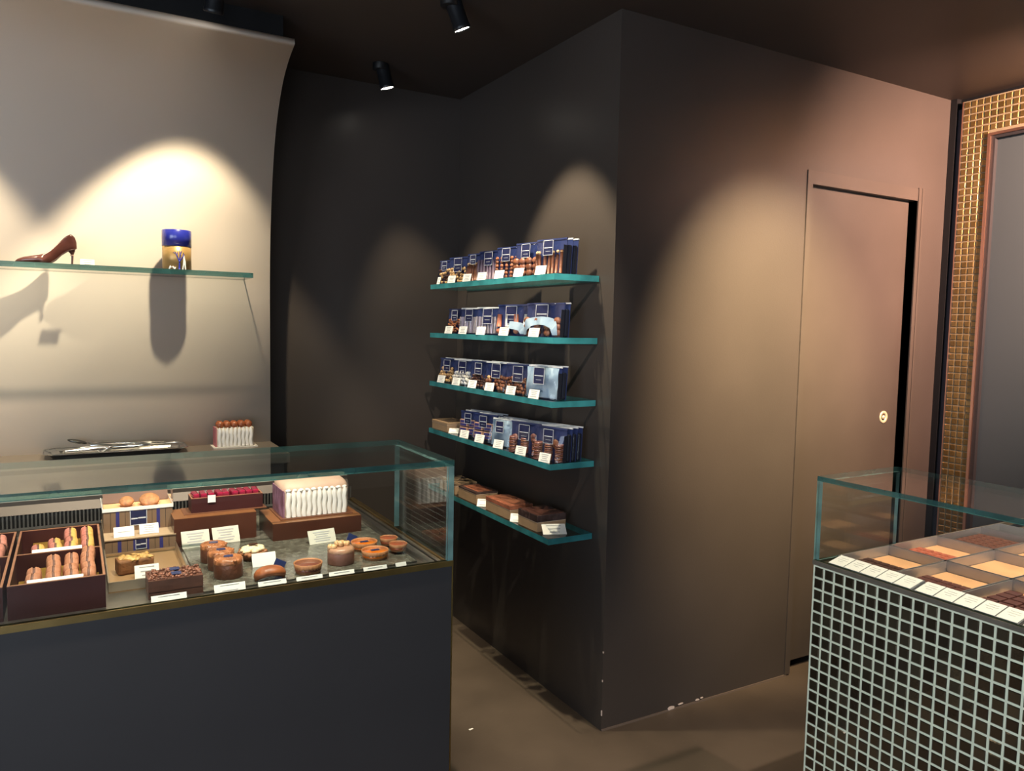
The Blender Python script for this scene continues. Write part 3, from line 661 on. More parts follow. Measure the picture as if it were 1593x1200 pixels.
mc = ridged_cake('meringue_cake', 'large white ribbed meringue cake with a beige top on the right riser', 'cake', (.546, 2.334, DK+.0565), .206, .148, .088, 12, mat('beige_sponge', (.50, .36, .28), .6), MAUVE, mat('brown_base', (.15, .06, .03), .4))
rr = []
for k in range(9):
    a = k/8; z = .084+.030*math.sin(a*PI/2); i = .045*(1-math.cos(a*PI/2)); c_ = .012
    x0, x1, y0, y1 = .002+i*.55, .204-i*.55, .006+i, .148-i
    rr.append([(x0+c_, y0, z), (x1-c_, y0, z), (x1, y0+c_, z), (x1, y1-c_, z), (x1-c_, y1, z), (x0+c_, y1, z), (x0, y1-c_, z), (x0, y0+c_, z)])
MB().loft(rr).build('soft_top', mat('mocha_cream', (.56, .38, .28), .6, bump=.1, bscale=60, var=.06, vscale=20), mc)
for k in range(10):
    MB().ball((.016+.0194*k, .006+.004*(k % 2), .086), .0075, 8, 6, (1.25, 1, .7), .10).build('piped_tip', WHITEICE, mc)
B(.092, .112, .062, .080, .1135, .1155).build('plaque', CHOC, mc)
for x, y, rz, lab in ((.298, 2.330, .05, 'left of the two upright cards before the left riser'), (.383, 2.338, .08, 'right of the two upright cards before the left riser')):
    price_card((x, y, DK+.004), .076, .050, .5, lab, rz, CREAMCARD, 5)
price_card((.634, 2.215, DK+.004), .082, .042, .55, 'cream card before the meringue cake riser', .08, CREAMCARD, 5)
for (x, y, lab) in ((.697, 2.155, 'navy tag standing behind the praline dome'), (.452, 2.000, 'navy tag standing behind the crescent tart')):
    o = MB().at((0, 0, 0), (-.35, .5, 0)).box(-.015, .015, -.001, .001, 0, .026).build('flavour_tag', NAVY); o.location = (x, y, DK+.012); tag(o, lab, 'tag', 'navy flavour tags')

# --- round cakes along the front
def dome_cake(loc, r, h, m, topm, label, plaque=True, coat=None):
    t = thing('small_cake', label, 'cake', loc)
    MB().lathe([(0, 0), (r*.98, 0), (r, .003), (r*1.0, h*.70), (r*.96, h*.86), (r*.84, h*.95)], 26, caps=False).build('body', m, t)
    MB().lathe([(r*.985, h*.66), (r*1.01, h*.74), (r*.985, h*.88), (r*.86, h*.975), (r*.5, h*1.0), (0, h*1.0)], 26, caps=False).build('glaze', topm, t)
    if plaque:
        lb_ = MB()
        for k in range(46):
            a = random.uniform(0, 6.3); q_ = r*random.uniform(.45, .97); lb_.ball((q_*math.cos(a), q_*math.sin(a), h*(.985-.10*(q_/r)**4)), random.uniform(.0025, .0045), 6, 4, (1, 1, .7), .15)
        lb_.build('nut_bits', topm, t)['kind'] = 'stuff'
    if plaque: q = MB().at((0, 0, h), (0, 0, random.uniform(-.3, .3))); q.box(-.011, .011, -.008, .008, 0, .0014); q.build('plaque', NAVY, t)
    return t
GLZ = mat('nut_chocolate_glaze', (.36, .13, .05), .30, var=.35, vscale=50, bump=.5, bscale=70)
MLK = mat('milk_glaze', (.16, .058, .032), .32, bump=.3, bscale=60)
dome_cake((.322, 2.180, DK+.004), .034, .050, MLK, GLZ, 'rearmost of the three round chocolate domes')
dome_cake((.329, 2.105, DK+.004), .034, .050, MLK, GLZ, 'middle one of the three round chocolate domes')
dome_cake((.335, 2.028, DK+.004), .036, .052, MLK, GLZ, 'front one of the three round chocolate domes')
price_card((.320, 1.915, DK), .072, .021, .5, 'white card before the front chocolate dome', rows=2)
t = thing('cream_tart', 'nut tart heaped with cream and a chocolate plaque', 'tart', (.420, 2.155, DK+.004))
MB().lathe([(0, 0), (.030, 0), (.037, .020), (.036, .022), (0, .020)], 24, caps=False).build('crust', mat('nut_crust', (.30, .13, .06), .6, var=.4, vscale=60, bump=.6, bscale=80), t)
mb = MB()
for k in range(34):
    a = random.uniform(0, 6.3); rr_ = random.uniform(0, .030); mb.at((rr_*math.cos(a), rr_*math.sin(a), .024+.008*(1-rr_/.03)), (0, 0, random.uniform(0, 6))).ball((0, 0, 0), random.uniform(.008, .012), 8, 6, (1.3, .8, .7), .1)
mb.build('cream', mat('whipped_cream', (.84, .68, .44), .45), t)
for k in range(22):
    a = 2*PI*k/22; MB().ball((.035*math.cos(a), .035*math.sin(a), .017+random.uniform(-.004, .004)), .0058, 6, 5, wob=.15).build('nut_piece', mat('praline_nut', (.34, .14, .06), .5), t)
q = MB().at((0, -.004, .040)); q.box(-.012, .012, -.006, .006, 0, .0015); q.build('plaque', CHOC, t)
price_card((.434, 2.070, DK+.004), .062, .036, .45, 'white card before the cream-topped tart', rows=0)
t = thing('crescent_tart', 'ruddy brown crescent-shaped pastry at the front glass', 'pastry', (.423, 1.958, DK+.004))
rr = []
for k in range(17):
    u = k/16; a = PI*(1.03-1.06*u); r_ = .004+.020*math.sin(PI*(.06+.88*u)); cx, cz = .036*math.cos(a), .004+.020*math.sin(a)
    rr.append([(cx+r_*.35*math.cos(a)*math.cos(b), -.008*math.sin(a)+r_*math.sin(b), max(0, cz+r_*.55*math.cos(b))) for b in [2*PI*q/16 for q in range(16)]])
MB().loft(rr).build('crust', mat('baked_crescent', (.30, .085, .025), .45, var=.25, vscale=35, bump=.2, bscale=80), t)
price_card((.417, 1.895, DK), .068, .020, .5, 'white card before the crescent pastry', rows=2)
def tart(loc, r, h, fill, label, plaque=False):
    t = thing('round_tart', label, 'tart', loc)
    rr = []
    for z, s in ((0, .84), (h*.5, .93), (h, 1.0), (h*1.02, .97), (h*.88, .92)): rr.append([(s*r*(1+.012*math.cos(24*a))*math.cos(a), s*r*(1+.012*math.cos(24*a))*math.sin(a), z) for a in [2*PI*q/96 for q in range(96)]])
    MB().loft(rr, caps=False).build('crust', mat('tart_crust', (.40, .17, .07), .6, var=.2, vscale=40, bump=.2), t)
    MB().lathe([(0, h*.90), (r*.93, h*.90), (r*.93, h*.3)], 32, caps=False).build('filling', fill, t)
    if plaque: q = MB().at((0, 0, h*.9)); q.box(-.012, .012, -.006, .006, 0, .0015); q.build('plaque', NAVY, t)
tart((.524, 1.972, DK+.004), .037, .026, mat('ganache', (.17, .055, .035), .22), 'round chocolate ganache tart at the front glass')
price_card((.508, 1.890, DK), .066, .020, .5, 'white card before the ganache tart', rows=2)
t = dome_cake((.624, 2.010, DK+.004), .036, .046, mat('milk_mousse', (.24, .105, .075), .4, bump=.1), mat('hazel_glaze', (.42, .22, .13), .35, bump=.4, bscale=60), 'pale praline dome cake covered with nuts', False)
for k in range(16):
    a = random.uniform(0, 6.3); q = random.uniform(.0, .029); MB().ball((q*math.cos(a), q*math.sin(a), .047+.006*(1-q/.029)), random.uniform(.006, .009), 8, 6, wob=.12).build('nut_piece', mat('caramel_nut', (.62, .36, .17), .35, var=.3, vscale=50), t)
price_card((.590, 1.885, DK), .066, .022, .5, 'white card before the praline dome', rows=2)
CAR = mat('caramel_glaze', (.78, .22, .012), .12, col2=(.42, .075, .006, 1), vscale=22, coat=.5)
tart((.722, 2.105, DK+.004), .038, .024, CAR, 'rear orange caramel tart by the glass end', True)
tart((.722, 2.012, DK+.004), .038, .024, CAR, 'front orange caramel tart by the glass end', True)
TOF = mat('toffee_top', (.30, .07, .03), .3)
tart((.795, 2.100, DK+.012), .026, .020, TOF, 'rear small toffee tart against the side rail')
tart((.797, 2.030, DK+.012), .026, .020, TOF, 'front small toffee tart against the side rail')
price_card((.680, 1.885, DK), .064, .022, .5, 'white card before the caramel tarts', rows=2)
price_card((.752, 1.885, DK), .030, .022, .5, 'narrow white card at the right end of the case', rows=0)

# ------------------------------------------------------------------ right counter with mosaic front
RX, RY, RZ, RT = 1.694, 1.331, .900, 1.125
rc = thing('chocolate_counter', 'mosaic-fronted counter with a glass top over trays of chocolates', 'display case', (RX, RY, 0))
B(.012, 1.15, -1.9, -.004, 0, .872).build('cabinet', mat('counter_core', (.02, .018, .016), .6), rc)
GROUTC = mat('pale_green_grout', (.80, .82, .62), .45, var=.06, vscale=30)
gb = MB(); gb.box(.0022, .014, -1.9, -.0, 0, .888); gb.build('grout_bed', GROUTC, rc)
q = MB(); q.box(-.002, .010, -1.9, .001, .888, RZ); q.box(.010, 1.15, -.006, .001, .888, RZ); q.box(.010, 1.15, -1.9, -.006, .868, .874); q.build('bronze_trim', BRONZE, rc)
TILEC = tile_mat('shaded_gold_mosaic', (.075, .050, .028), (.16, .125, .075), .12)  # same mosaic glass, darkened in colour for the dim room it mirrors
tmc, tmcb = tile_mesh('mosaic_tile', TILEC, PT-.0050)
rest = MB(); n_ = 0
for i in range(60):
    for j in range(28):
        y = -.0025-PT*(i+.5); z = .888-.003-PT*(j+.5)
        vis = i < 18 and j < 19 and not (i > 8 and j > 15) and not (i > 13 and j > 11)
        if vis and n_ < 300:
            o = link('mosaic_tile', tmc, rc); o.location = (.006, y, z); n_ += 1
            o.rotation_euler = (0, random.uniform(-.022, .022), random.uniform(-.022, .022))
        else: rest.at((.006, y, z)); rest.add(tmcb.v, tmcb.f)
o = rest.build('mosaic_tiles', TILEC, rc); o['kind'] = 'stuff'
plate(0, .337, -1.9, 0, RT-.013, RT, 'glass_pane', parent=rc, edge=TEALD)
plate(0, .010, -1.9, 0, RZ, RT-.013, 'glass_pane', parent=rc, edge=AQUA)
plate(.010, .337, -.010, 0, RZ, RT-.013, 'glass_pane', parent=rc, edge=AQUA)
TRAYM = mat('grey_aluminium', (.42, .41, .42), .38, .65, var=.08, vscale=10)
CNT = ['one', 'two', 'three', 'four', 'five', 'six', 'seven']
NTH = ['first', 'second', 'third', 'fourth', 'fifth', 'sixth', 'seventh']
def choc_tray(x, y, label, pieces, fillm, layout):
    t = thing('chocolate_tray', label, 'tray', (x, y, .875), 0, 'grid of aluminium trays')
    W_, D_, h = .222, .160, .031
    B(0, W_, -D_, 0, 0, .002).build('tray_floor', TRAYM, t)
    for a in ((0, W_, -.0022, 0), (0, W_, -D_, -D_+.0022), (0, .0022, -D_, 0), (W_-.0022, W_, -D_, 0)): B(*a, .002, h).build('rim', TRAYM, t)
    B(.004, W_-.004, -D_+.004, -.004, .002, .0035).build('liner', KRAFT, t)
    if not layout: return
    nx, ny, x0, sx, sy, gap = layout
    me = None
    for i in range(nx):
        for j in range(ny):
            if me is None:
                o0 = MB().box(-sx/2, sx/2, -sy/2, sy/2, 0, .011, bev=.0016).build('chocolate', fillm); me = o0.data; o = o0
            else: o = link('chocolate', me)
            o.location = (x+x0+(sx+gap)*(i+.5)+random.uniform(-.0008, .0008), y-D_+.008+(sy+gap)*(j+.5)+random.uniform(-.0008, .0008), .8786); o.rotation_euler = (0, 0, random.uniform(-.05, .05))
            tag(o, pieces+', row '+CNT[j]+' place '+CNT[i], 'chocolate', label)
RB = mat('pink_praline', (.48, .13, .075), .4, var=.3, vscale=80, bump=.3)
NUTC = mat('nutty_milk_choc', (.16, .062, .040), .45, var=.6, vscale=90, bump=.5, bscale=120)
DRK = mat('plum_dark_chocolate', (.115, .040, .033), .34, var=.2, vscale=50)
px_, py_ = .2285, .1645
specs = {(0, 0): ('tray of dark squares at the far front corner of the mosaic counter', 'dark chocolate square in the far front corner tray', CHOC, (4, 6, .010, .023, .021, .002)),
 (1, 0): ('tray of pink squares at the far end of the mosaic counter', 'pink-red praline square in the far end tray', RB, (4, 6, .012, .024, .021, .002)),
 (2, 0): ('tray of nutty brown squares in the far back corner', 'nutty brown square in the far back corner tray', NUTC, (7, 6, .016, .025, .022, .002)),
 (0, 1): ('tray half full of dark squares, second along the front', 'dark chocolate square in the second tray along the front', DRK, (4, 6, .010, .024, .021, .002)),
 (1, 1): ('empty kraft-lined tray in the middle of the grid', '', None, None),
 (2, 1): ('tray of brown squares cut by the right edge', 'brown square in the tray cut by the right edge', MILK, (3, 5, .03, .025, .021, .002)),
 (0, 2): ('tray of large plum-brown squares, third along the front', 'large plum-brown square in the third tray along the front', DRK, (5, 4, .010, .031, .030, .005)),
 (1, 2): ('kraft-lined tray behind the plum-brown squares', '', None, None)}
for (i, j), (lab, pc, m_, lay) in specs.items(): choc_tray(RX+.075+px_*i, RY-.016-py_*j, lab, pc, m_, lay)
t = thing('end_tray', 'narrow empty grey tray beyond the nutty squares', 'tray', (RX+.075+px_*3, RY-.016, .875))
B(0, .10, -.16, 0, 0, .002).build('tray_floor', TRAYM, t)
for a in ((0, .10, -.0022, 0), (0, .10, -.16, -.1578), (0, .0022, -.16, 0), (.0978, .10, -.16, 0)): B(*a, .002, .031).build('rim', TRAYM, t)
# slanted cards along the front edge
for g in range(3):
    h = thing('card_holder', ['grey slanted card strip at the far end of the mosaic counter', 'grey slanted card strip in the middle of the mosaic counter', 'grey slanted card strip cut by the right edge'][g], 'card holder', (RX+.0112, RY-.034-.238*g, RZ-.002), 0, 'card strips')
    q = MB(); q.add([(0, 0, 0), (0, -.230, 0), (.058, -.230, .014), (.058, 0, .014), (0, 0, -.004), (0, -.230, -.004), (.060, -.230, -.004), (.060, 0, -.004)], [[0, 1, 2, 3], [4, 7, 6, 5], [0, 4, 5, 1], [2, 6, 7, 3], [1, 5, 6, 2], [0, 3, 7, 4]]); q.build('strip', mat('grey_strip', (.22, .22, .23), .45), h)
    for k in range(5):
        if g == 2 and k > 1: continue
        ang = math.atan2(.014, .058)
        t = thing('price_card', ['far', 'middle', 'near'][g]+' strip: '+['first', 'second', 'third', 'fourth', 'fifth'][k]+' slanted white card from the far end', 'price card', (RX+.0112, RY-.034-.238*g-.023-.046*k, RZ-.0012), 0, 'slanted cards on the mosaic counter')
        q = MB().at((0, 0, .0005), (0, -ang, 0)); q.box(.003, .056, -.0213, .0213, 0, .0012); c_ = q.build('card', WHITE, t)
        q = MB().at((0, 0, .0005), (0, -ang, 0))
        for r_ in range(3): hw = (.011, .014, .007)[r_]; q.box(.042-.009*r_, .0432-.009*r_, -hw, hw, .0012, .0015)
        q.build('lettering', INK, c_)

# ------------------------------------------------------------------ packs on the five shelves
FOIL = mat('silver_blue_foil', (.50, .70, .92), .18, .55, bump=.35, bscale=14)
WRAP = mat('silver_wrapper', (.60, .56, .64), .25, .7, bump=.5, bscale=60)
FRESHM = {}
def contents(kind, W_, Hc, mb):
    """fills the pouch's lower part; returns materials"""
    y = -.012
    if kind in ('nuts', 'almonds', 'pale', 'cocoa', 'clusters', 'beads'):
        r = dict(nuts=.010, almonds=.0085, pale=.010, cocoa=.007, clusters=.009, beads=.007)[kind]
        z = .010
        row = 0
        while z < Hc:
            n = int((W_-.014)/(2*r)); 
            for k in range(n+1 if row % 2 == 0 else n):
                x = -W_/2+.007+r*(1 if row % 2 == 0 else 2)+2*r*k+random.uniform(-.002, .002)
                if x > W_/2-.010 or random.random() < .08: continue
                zz = z+random.uniform(-.002, .002)-.012*abs(x/W_)
                mb.m = 0 if random.random() < .7 else 1
                mb.at((x, y+random.uniform(-.003, .002), zz), (0, random.uniform(-1, 1), 0)).ball((0, 0, 0), r, 8, 6, (1.1, .7, .85), .05)
            z += r*1.55; row += 1
    elif kind in ('sticks', 'dipped', 'bars'):
        n = dict(sticks=8, dipped=7, bars=6)[kind]
        for k in range(n):
            x = -W_/2+.012+(W_-.024)*k/(n-1); tl = random.uniform(-.10, .10) if kind == 'dipped' else random.uniform(-.02, .02)
            mb.m = 0; mb.at((x, y+random.uniform(-.003, .002), .004), (0, tl, 0)).tube([(0, 0, 0), (0, 0, Hc*.5), (0, 0, Hc*(.95 if kind != 'dipped' else random.uniform(.75, 1)))], .0062, 7)
            if kind == 'dipped': mb.m = 1; mb.ball((0, 0, Hc*.90), .0064, 7, 5)
    elif kind == 'ridged':
        for k in range(5):
            for j in range(6): mb.m = j % 2; mb.at((-W_/2+.013+(W_-.026)*k/4, y, .008+Hc*j/6)).ball((0, 0, 0), .009, 8, 5, (1, .7, .85))
    elif kind == 'wrapped':
        for k in range(9):
            x = -W_/2+.009+(W_-.018)*k/8; mb.m = k % 2; mb.at((x, y+random.uniform(-.002, .002), .004), (0, random.uniform(-.03, .03), random.uniform(-.3, .3))).box(-.0062, .0062, -.004, .004, 0, Hc, bev=.002)
    elif kind == 'discs':
        for k in range(3):
            for j in range(9): mb.m = j % 2; mb.at((-W_/2+.022+(W_-.044)*k/2, y+random.uniform(-.002, .001), .006+j*Hc/11), (.25, 0, 0)).lathe([(0, -.003), (.016, -.003), (.0168, 0), (.016, .003), (0, .003)], 14, caps=False)
        for k in range(4): mb.m = k % 2; mb.at((-W_/2+.02+random.random()*(W_-.04), y-.003, Hc*random.uniform(.75, .98)), (PI/2+random.uniform(-.3, .3), 0, 0)).lathe([(0, -.003), (.0155, -.003), (.016, 0), (.0155, .003), (0, .003)], 14, caps=False)
    elif kind == 'squares':
        for k in range(2):
            for j in range(2):
                x = -W_*.22+W_*.44*k; z = .010+Hc*.52*j
                mb.m = 0; mb.at((x, y, z)).box(-W_*.19, W_*.19, -.006, .006, 0, Hc*.46, bev=.002)
                mb.m = 1; mb.at((x, y-.0065, z)); mb.box(-W_*.15, W_*.15, -.0008, 0, Hc*.25, Hc*.40); mb.box(-W_*.15, W_*.15, -.0008, 0, Hc*.05, Hc*.19)
    elif kind == 'foil':
        P = []; nx, nz = 9, 9
        for j in range(nz):
            for i in range(nx):
                u, v = i/(nx-1), j/(nz-1); P.append(((u-.5)*(W_-.008), y-.008*math.sin(u*PI)*math.sin(v*PI)+.0035*math.sin(7*u+3*v+W_*90)+.0025*math.cos(9*v-4*u), .004+v*Hc))
        mb.m = 0; mb.at(); mb.add(P+[(a, y+.006, c) for a, b, c in P], [[j*nx+i, j*nx+i+1, (j+1)*nx+i+1, (j+1)*nx+i] for j in range(nz-1) for i in range(nx-1)], True)
    elif kind == 'mixed':
        for k in range(4):
            mb.m = k % 2; mb.at((-W_/2+.02+(W_-.04)*k/3, y, .035), (0, random.uniform(-.1, .1), 0)).tube([(0, 0, 0), (0, 0, .05)], .010, 9)
        for k in range(4): mb.m = 0; mb.at((-W_/2+.02+(W_-.04)*k/3, y, .018)).ball((0, 0, 0), .014, 9, 6, (1, .6, .8))
    elif kind == 'fans':
        for k in range(12): mb.m = k % 2; mb.at((-W_/2+.018+(W_-.036)*(k % 4)/3, y-.002*(k//4), .016+.022*(k//4)), (0, random.uniform(-.4, .4), 0)).ball((0, 0, 0), .017, 10, 6, (1, .55, .85), .05)
KM = dict(nuts=(MILK, NUT), almonds=(MILK, CHOC), pale=(PALENUT, mat('grey_dragee', (.50, .52, .56), .35)), cocoa=(CHOC, MILK), clusters=(NUT, CHOC), beads=(mat('copper_bead', (.42, .15, .06), .25), MILK),
          sticks=(mat('mauve_stick', (.17, .12, .17), .4), CHOC), dipped=(MILK, mat('orange_peel', (.62, .42, .22), .4)), bars=(MILK, CHOC), ridged=(MILK, mat('rust_choc', (.34, .12, .06), .4)), wrapped=(WRAP, mat('lilac_wrapper', (.42, .38, .50), .3, .5)),
          discs=(mat('plum_disc', (.18, .075, .065), .4), MILK), squares=(mat('tan_square', (.46, .27, .19), .5), STRN), foil=(FOIL, FOIL), mixed=(mat('coral_piece', (.50, .17, .10), .4), PALENUT), fans=(MILK, mat('fan_choc', (.22, .085, .05), .4)))
def pack(loc, rz, W_, H_, kind, label, group, fill=.58, depth=.030, copies=0, foilwin=False):
    t = thing('chocolate_pouch', label, 'pouch', loc, rz, group)
    lean = -.06
    def lb(): return MB().at((0, 0, 0), (lean, 0, 0))
    LM = Matrix(lb().M)
    q = lb(); q.box(-W_/2, W_/2, -.001, .001, 0, H_); q.build('back_card', NAVY, t)
    mb = MB(); contents(kind, W_, H_*fill, mb)
    mb.v = [tuple(LM @ Vector(p)) for p in mb.v]; c = mb.build('contents', list(KM[kind]), t); c['kind'] = 'stuff'
    # clear film front, bulging, closed at the top seam
    nx, nz = 8, 10; P = []
    for j in range(nz+1):
        for i in range(nx+1):
            u, v = i/nx, j/nz; bulge = min(1, math.sin(u*PI)*2.2)**.5 if 0 < u < 1 else 0
            dep = (.002+depth*bulge*(1-v)**.45) if v < 1 else .002
            P.append(((u-.5)*W_, -dep-(.0008*math.sin(9*u+7*v)), v*H_))
    q = lb(); q.add(P, [[j*(nx+1)+i, j*(nx+1)+i+1, (j+1)*(nx+1)+i+1, (j+1)*(nx+1)+i] for j in range(nz) for i in range(nx)], True); q.build('clear_film', POUCHFILM, t)
    if foilwin:
        n = 14; w2, a0 = W_*.48, H_*.05
        out = [(math.cos(PI*i/n)*w2*(1 if abs(math.cos(PI*i/n)) < .9 else .97), a0+math.sin(PI*i/n)**.35*H_*(.54 if foilwin > 1 else .40)) for i in range(n+1)]
        inn = [(math.cos(PI*i/n)*w2*.72, a0+max(0, math.sin(PI*i/n))**.8*H_*(.30 if foilwin > 1 else .16)) for i in range(n+1)]
        V = [(x, -.024+.004*math.sin(5*i), z) for i, (x, z) in enumerate(out)]+[(x, -.030+.003*math.cos(4*i), z) for i, (x, z) in enumerate(inn)]
        q = lb(); m_ = n+1 if foilwin > 1 else 8; V = V[:m_]+V[n+1:n+1+m_]; q.add(V, [[i, i+1, m_+i+1, m_+i] for i in range(m_-1)], True); q.build('foil_flap', FOIL, t)
    q = lb(); q.box(-W_/2-.001, W_/2+.001, -.0035, .0025, H_-.005, H_+.001); q.build('top_seal', SILVERINK if kind in ('wrapped', 'foil', 'pale', 'nuts') else NAVY, t)
    q = lb(); q.box(W_/2-.0005, W_/2+.0005, -depth*.55, .001, 0, H_*.8); q.build('side_gusset', mat('black_gusset', (.010, .012, .022), .25, coat=.4), t)
    # square emblem: two stacked panels with a pale outline
    s = W_*.165; cz = H_-s*1.1-.007; depth = depth if kind != 'foil' else .052
    q = lb(); q.box(-s, s, -depth*.62-.0012, -depth*.62-.0004, cz-s*1.1, cz+s*1.1); e = q.build('emblem', NAVYINK, t)
    q = lb()
    for a in ((-s, s, cz+s*1.1-.0014, cz+s*1.1), (-s, s, cz-s*1.1, cz-s*1.1+.0014), (-s, -s+.0014, cz-s*1.1, cz+s*1.1), (s-.0014, s, cz-s*1.1, cz+s*1.1), (-s*.8, s*.8, cz-.001, cz+.0016), (-s*.5, s*.5, cz-s*.55, cz-s*.55+.001)): q.box(a[0], a[1], -depth*.62-.0018, -depth*.62-.0012, a[2], a[3])
    q.build('emblem_print', SILVERINK, e)
    return t
ORD = ['first', 'second', 'third', 'fourth', 'fifth', 'sixth', 'seventh']
SHN = ['top', 'second', 'middle', 'fourth']
A15 = math.radians
# each entry: (Y of left edge, Y of right edge along the shelf, height, kind, words, copies behind)
ROWS = [
 [(3.37, 3.25, .112, 'clusters', 'narrow pouch of nut clusters', 0), (3.255, 3.075, .118, 'clusters', 'pouch of nut and chocolate clusters', 0), (3.075, 2.955, .122, 'dipped', 'pouch of dipped orange-peel sticks', 0), (2.955, 2.79, .124, 'sticks', 'pouch of grey-mauve sticks', 0), (2.80, 2.645, .128, 'ridged', 'pouch of ridged chocolate rods', 1), (2.645, 2.49, .132, 'fans', 'pouch of dark chocolate pieces', 0), (2.488, 2.325, .132, 'dipped', 'large pouch of chocolate fingers', 2)],
 [(3.26, 3.125, .112, 'beads', 'pouch of copper-coloured nuts', 0), (3.125, 2.965, .115, 'wrapped', 'pouch of silver-wrapped sticks', 0), (2.965, 2.775, .116, 'wrapped', 'pouch of lilac-wrapped sticks', 0), (2.775, 2.565, .124, 'mixed', 'pouch of mixed coral and pale sweets', 0), (2.545, 2.335, .126, 'fans', 'foil-fronted pouch of brown pieces', 1)],
 [(3.345, 3.19, .112, 'clusters', 'pouch of pale nuts', 1), (3.19, 3.02, .114, 'pale', 'pouch of white sugared almonds', 1), (3.02, 2.875, .114, 'cocoa', 'pouch of small dark balls', 1), (2.875, 2.70, .118, 'nuts', 'pouch of brown coated nuts', 1), (2.70, 2.515, .118, 'almonds', 'pouch of cocoa almonds', 1), (2.525, 2.34, .122, 'foil', 'shiny blue foil pouch', 1)],
 [(3.11, 2.975, .112, 'squares', 'pouch of little wrapped squares', 2), (2.97, 2.825, .116, 'squares', 'pouch of wrapped squares beside the first', 2), (2.80, 2.66, .114, 'foil', 'shiny blue pouch', 2), (2.64, 2.465, .120, 'discs', 'pouch of round chocolate discs', 2), (2.455, 2.300, .124, 'discs', 'pouch of dark chocolate discs', 3)]]
for r_, row in enumerate(ROWS):
    z = SHZ[r_]+.022
    for k, (ya, yb, hh, kind, words, nb) in enumerate(row):
        rot = A15(13 if r_ != 3 else 17)
        W_ = (ya-yb)*.93/math.cos(rot)*.97
        xm = 1.532; ym = (ya+yb)/2
        # local x runs towards -Y (right in the photo), face looks towards -X
        lab = '%s, %s from the left on the %s shelf' % (words, ORD[k], SHN[r_])
        t = pack((xm, ym, z), -PI/2+rot, W_, hh, kind, lab, 'navy pouches on the %s glass shelf' % SHN[r_], {'dipped': .66, 'sticks': .70, 'ridged': .70, 'wrapped': .62, 'foil': .92, 'squares': .60, 'discs': .62, 'fans': .60, 'mixed': .66, 'clusters': .66, 'pale': .62, 'cocoa': .56}.get(kind, .60), foilwin=(k-2 if r_ == 1 and k > 2 else 0))
        d = Vector((math.cos(rot), math.sin(rot), 0))
        for c in range(nb):
            cc = thing('chocolate_pouch', ('pouch standing %s behind the %s' % (['directly', 'second', 'third'][c], words))+' on the %s shelf' % SHN[r_], 'pouch', (xm+d.x*.030*(c+1)-.0, ym+d.y*.030*(c+1), z), -PI/2+rot, 'navy pouches on the %s glass shelf' % SHN[r_])
            q = MB().at((0, 0, 0), (-.06, 0, 0)); q.box(-W_/2, W_/2, -.001, .001, 0, hh*1.01); q.build('back_card', NAVY, cc)
            q = MB().at((0, 0, 0), (-.06, 0, 0)); q.box(-W_/2+.002, W_/2+.001, -.020, -.001, 0, hh*.82, bev=.006); q.build('filled_front', mat('black_gusset', (.010, .012, .022), .25, coat=.4), cc)
            q = MB().at((0, 0, 0), (-.06, 0, 0)); q.box(-W_/2-.001, W_/2+.001, -.003, .0025, hh*1.01-.004, hh*1.01+.001); q.build('top_seal', SILVERINK, cc)
        # its price card, at the front left of the pouch
        cw = .054; fr_ = Vector((-math.cos(rot), -math.sin(rot), 0)); lx = Vector((math.sin(rot), -math.cos(rot), 0))
        p = Vector((xm, ym, z))+fr_*.046+lx*(-W_*.10 if r_ != 3 else W_*.06)
        p.x = max(p.x, 1.489)
        price_card(tuple(p), cw if k or r_ else .022, .034, .25, 'white card before the %s pouch from the left, %s shelf' % (ORD[k], SHN[r_]), -PI/2+rot, WHITE, 4, 'cards on the shelves', stand=False)

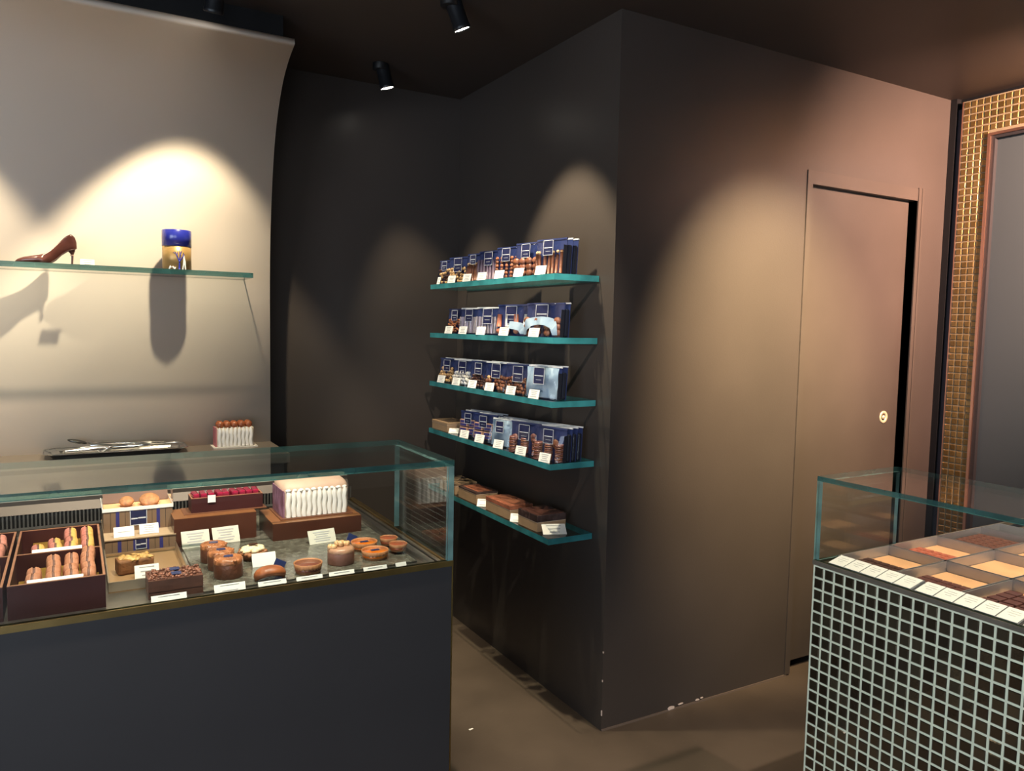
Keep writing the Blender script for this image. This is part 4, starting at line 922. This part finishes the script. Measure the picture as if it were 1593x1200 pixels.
# --- tan boxes
def gift_box(loc, L_, D_, H_, lidm, label, lid=.4, clear=False):
    t = thing('chocolate_box', label, 'box', loc, 0, 'tan boxes on the lower shelves')
    B(0, D_, 0, L_, 0, H_*(1-lid)).build('tray', TANBOX, t)
    B(-.0006, D_+.0006, -.0006, L_+.0006, H_*(1-lid), H_*(1-lid)+.0016).build('pale_seam', mat('pale_seam', (.62, .46, .34), .5), t)
    l_ = B(-.001, D_+.001, -.001, L_+.001, H_*(1-lid)+.0016, H_, bev=.0015).build('lid', lidm, t)
    return t, l_
LIDC = mat('copper_brown_lid', (.34, .12, .07), .25, spec=.6, coat=.5, var=.25, vscale=30)
LIDD = mat('dark_window_lid', (.060, .038, .036), .15, spec=.6, coat=.5, var=.4, vscale=40)
LIDT = mat('tan_window_lid', (.25, .17, .11), .2, spec=.6, coat=.4, var=.4, vscale=30)
z4, z5 = SHZ[3]+.022, SHZ[4]+.022
t, l = gift_box((1.500, 3.215, z4), .170, .110, .042, TANBOX, 'open tan box at the left end of the fourth shelf', .3)
q = MB(); q.box(.012, .098, .012, .158, .0421, .0432); q.build('window', LIDT, t)
t, l = gift_box((1.500, 3.12, z5), .17, .11, .050, LIDT, 'tan box on the lowest shelf partly behind the glass case', .3)
t, l = gift_box((1.498, 2.905, z5), .175, .105, .050, LIDD, 'tan box with dark window lid, left of the three full ones', .18)
q = MB(); q.box(.016, .090, .018, .158, .050, .0512); q.build('window', LIDC, l)
t, l = gift_box((1.498, 2.612, z5), .205, .105, .056, LIDC, 'tan box with shiny copper-brown lid in the middle of the lowest shelf', .34)
q = MB(); q.box(.010, .096, .012, .194, .056, .0572); q.build('window', mat('copper_film', (.45, .17, .10), .2, .3, coat=.5), l)
t, l = gift_box((1.500, 2.408, z5), .140, .128, .062, LIDD, 'tan box with dark clear lid nearest the end of the lowest shelf', .45)
q = MB(); q.box(.006, .122, .006, .134, .062, .0630); q.build('window', mat('dark_window', (.11, .045, .035), .12, coat=.5, var=.4, vscale=60), l)
price_card((1.515, 3.170, z4), .055, .030, .9, 'white card leaning on the open tan box, fourth shelf', -PI/2+.9, WHITE, 2, 'cards on the shelves', stand=False)
price_card((1.503, 2.862, z5), .045, .036, .7, 'white card between the left and middle boxes, lowest shelf', -PI/2+.9, WHITE, 2, 'cards on the shelves', stand=False)
price_card((1.503, 2.575, z5), .045, .036, .7, 'white card between the middle and last boxes, lowest shelf', -PI/2+.9, WHITE, 2, 'cards on the shelves', stand=False)
price_card((1.545, 2.352, z5), .090, .052, 1.0, 'long white card lying slanted beside the last box', -PI/2+1.2, WHITE, 3, 'cards on the shelves', stand=False)

o = MB().at((0, 0, 0), (0, 0, .2)).box(-.009, .009, -.004, .004, 0, .0006).build('paper_scrap', WHITE); o.location = (1.261, 2.458, .0002)
tag(o, 'tiny white paper scrap lying on the brown floor', 'paper')
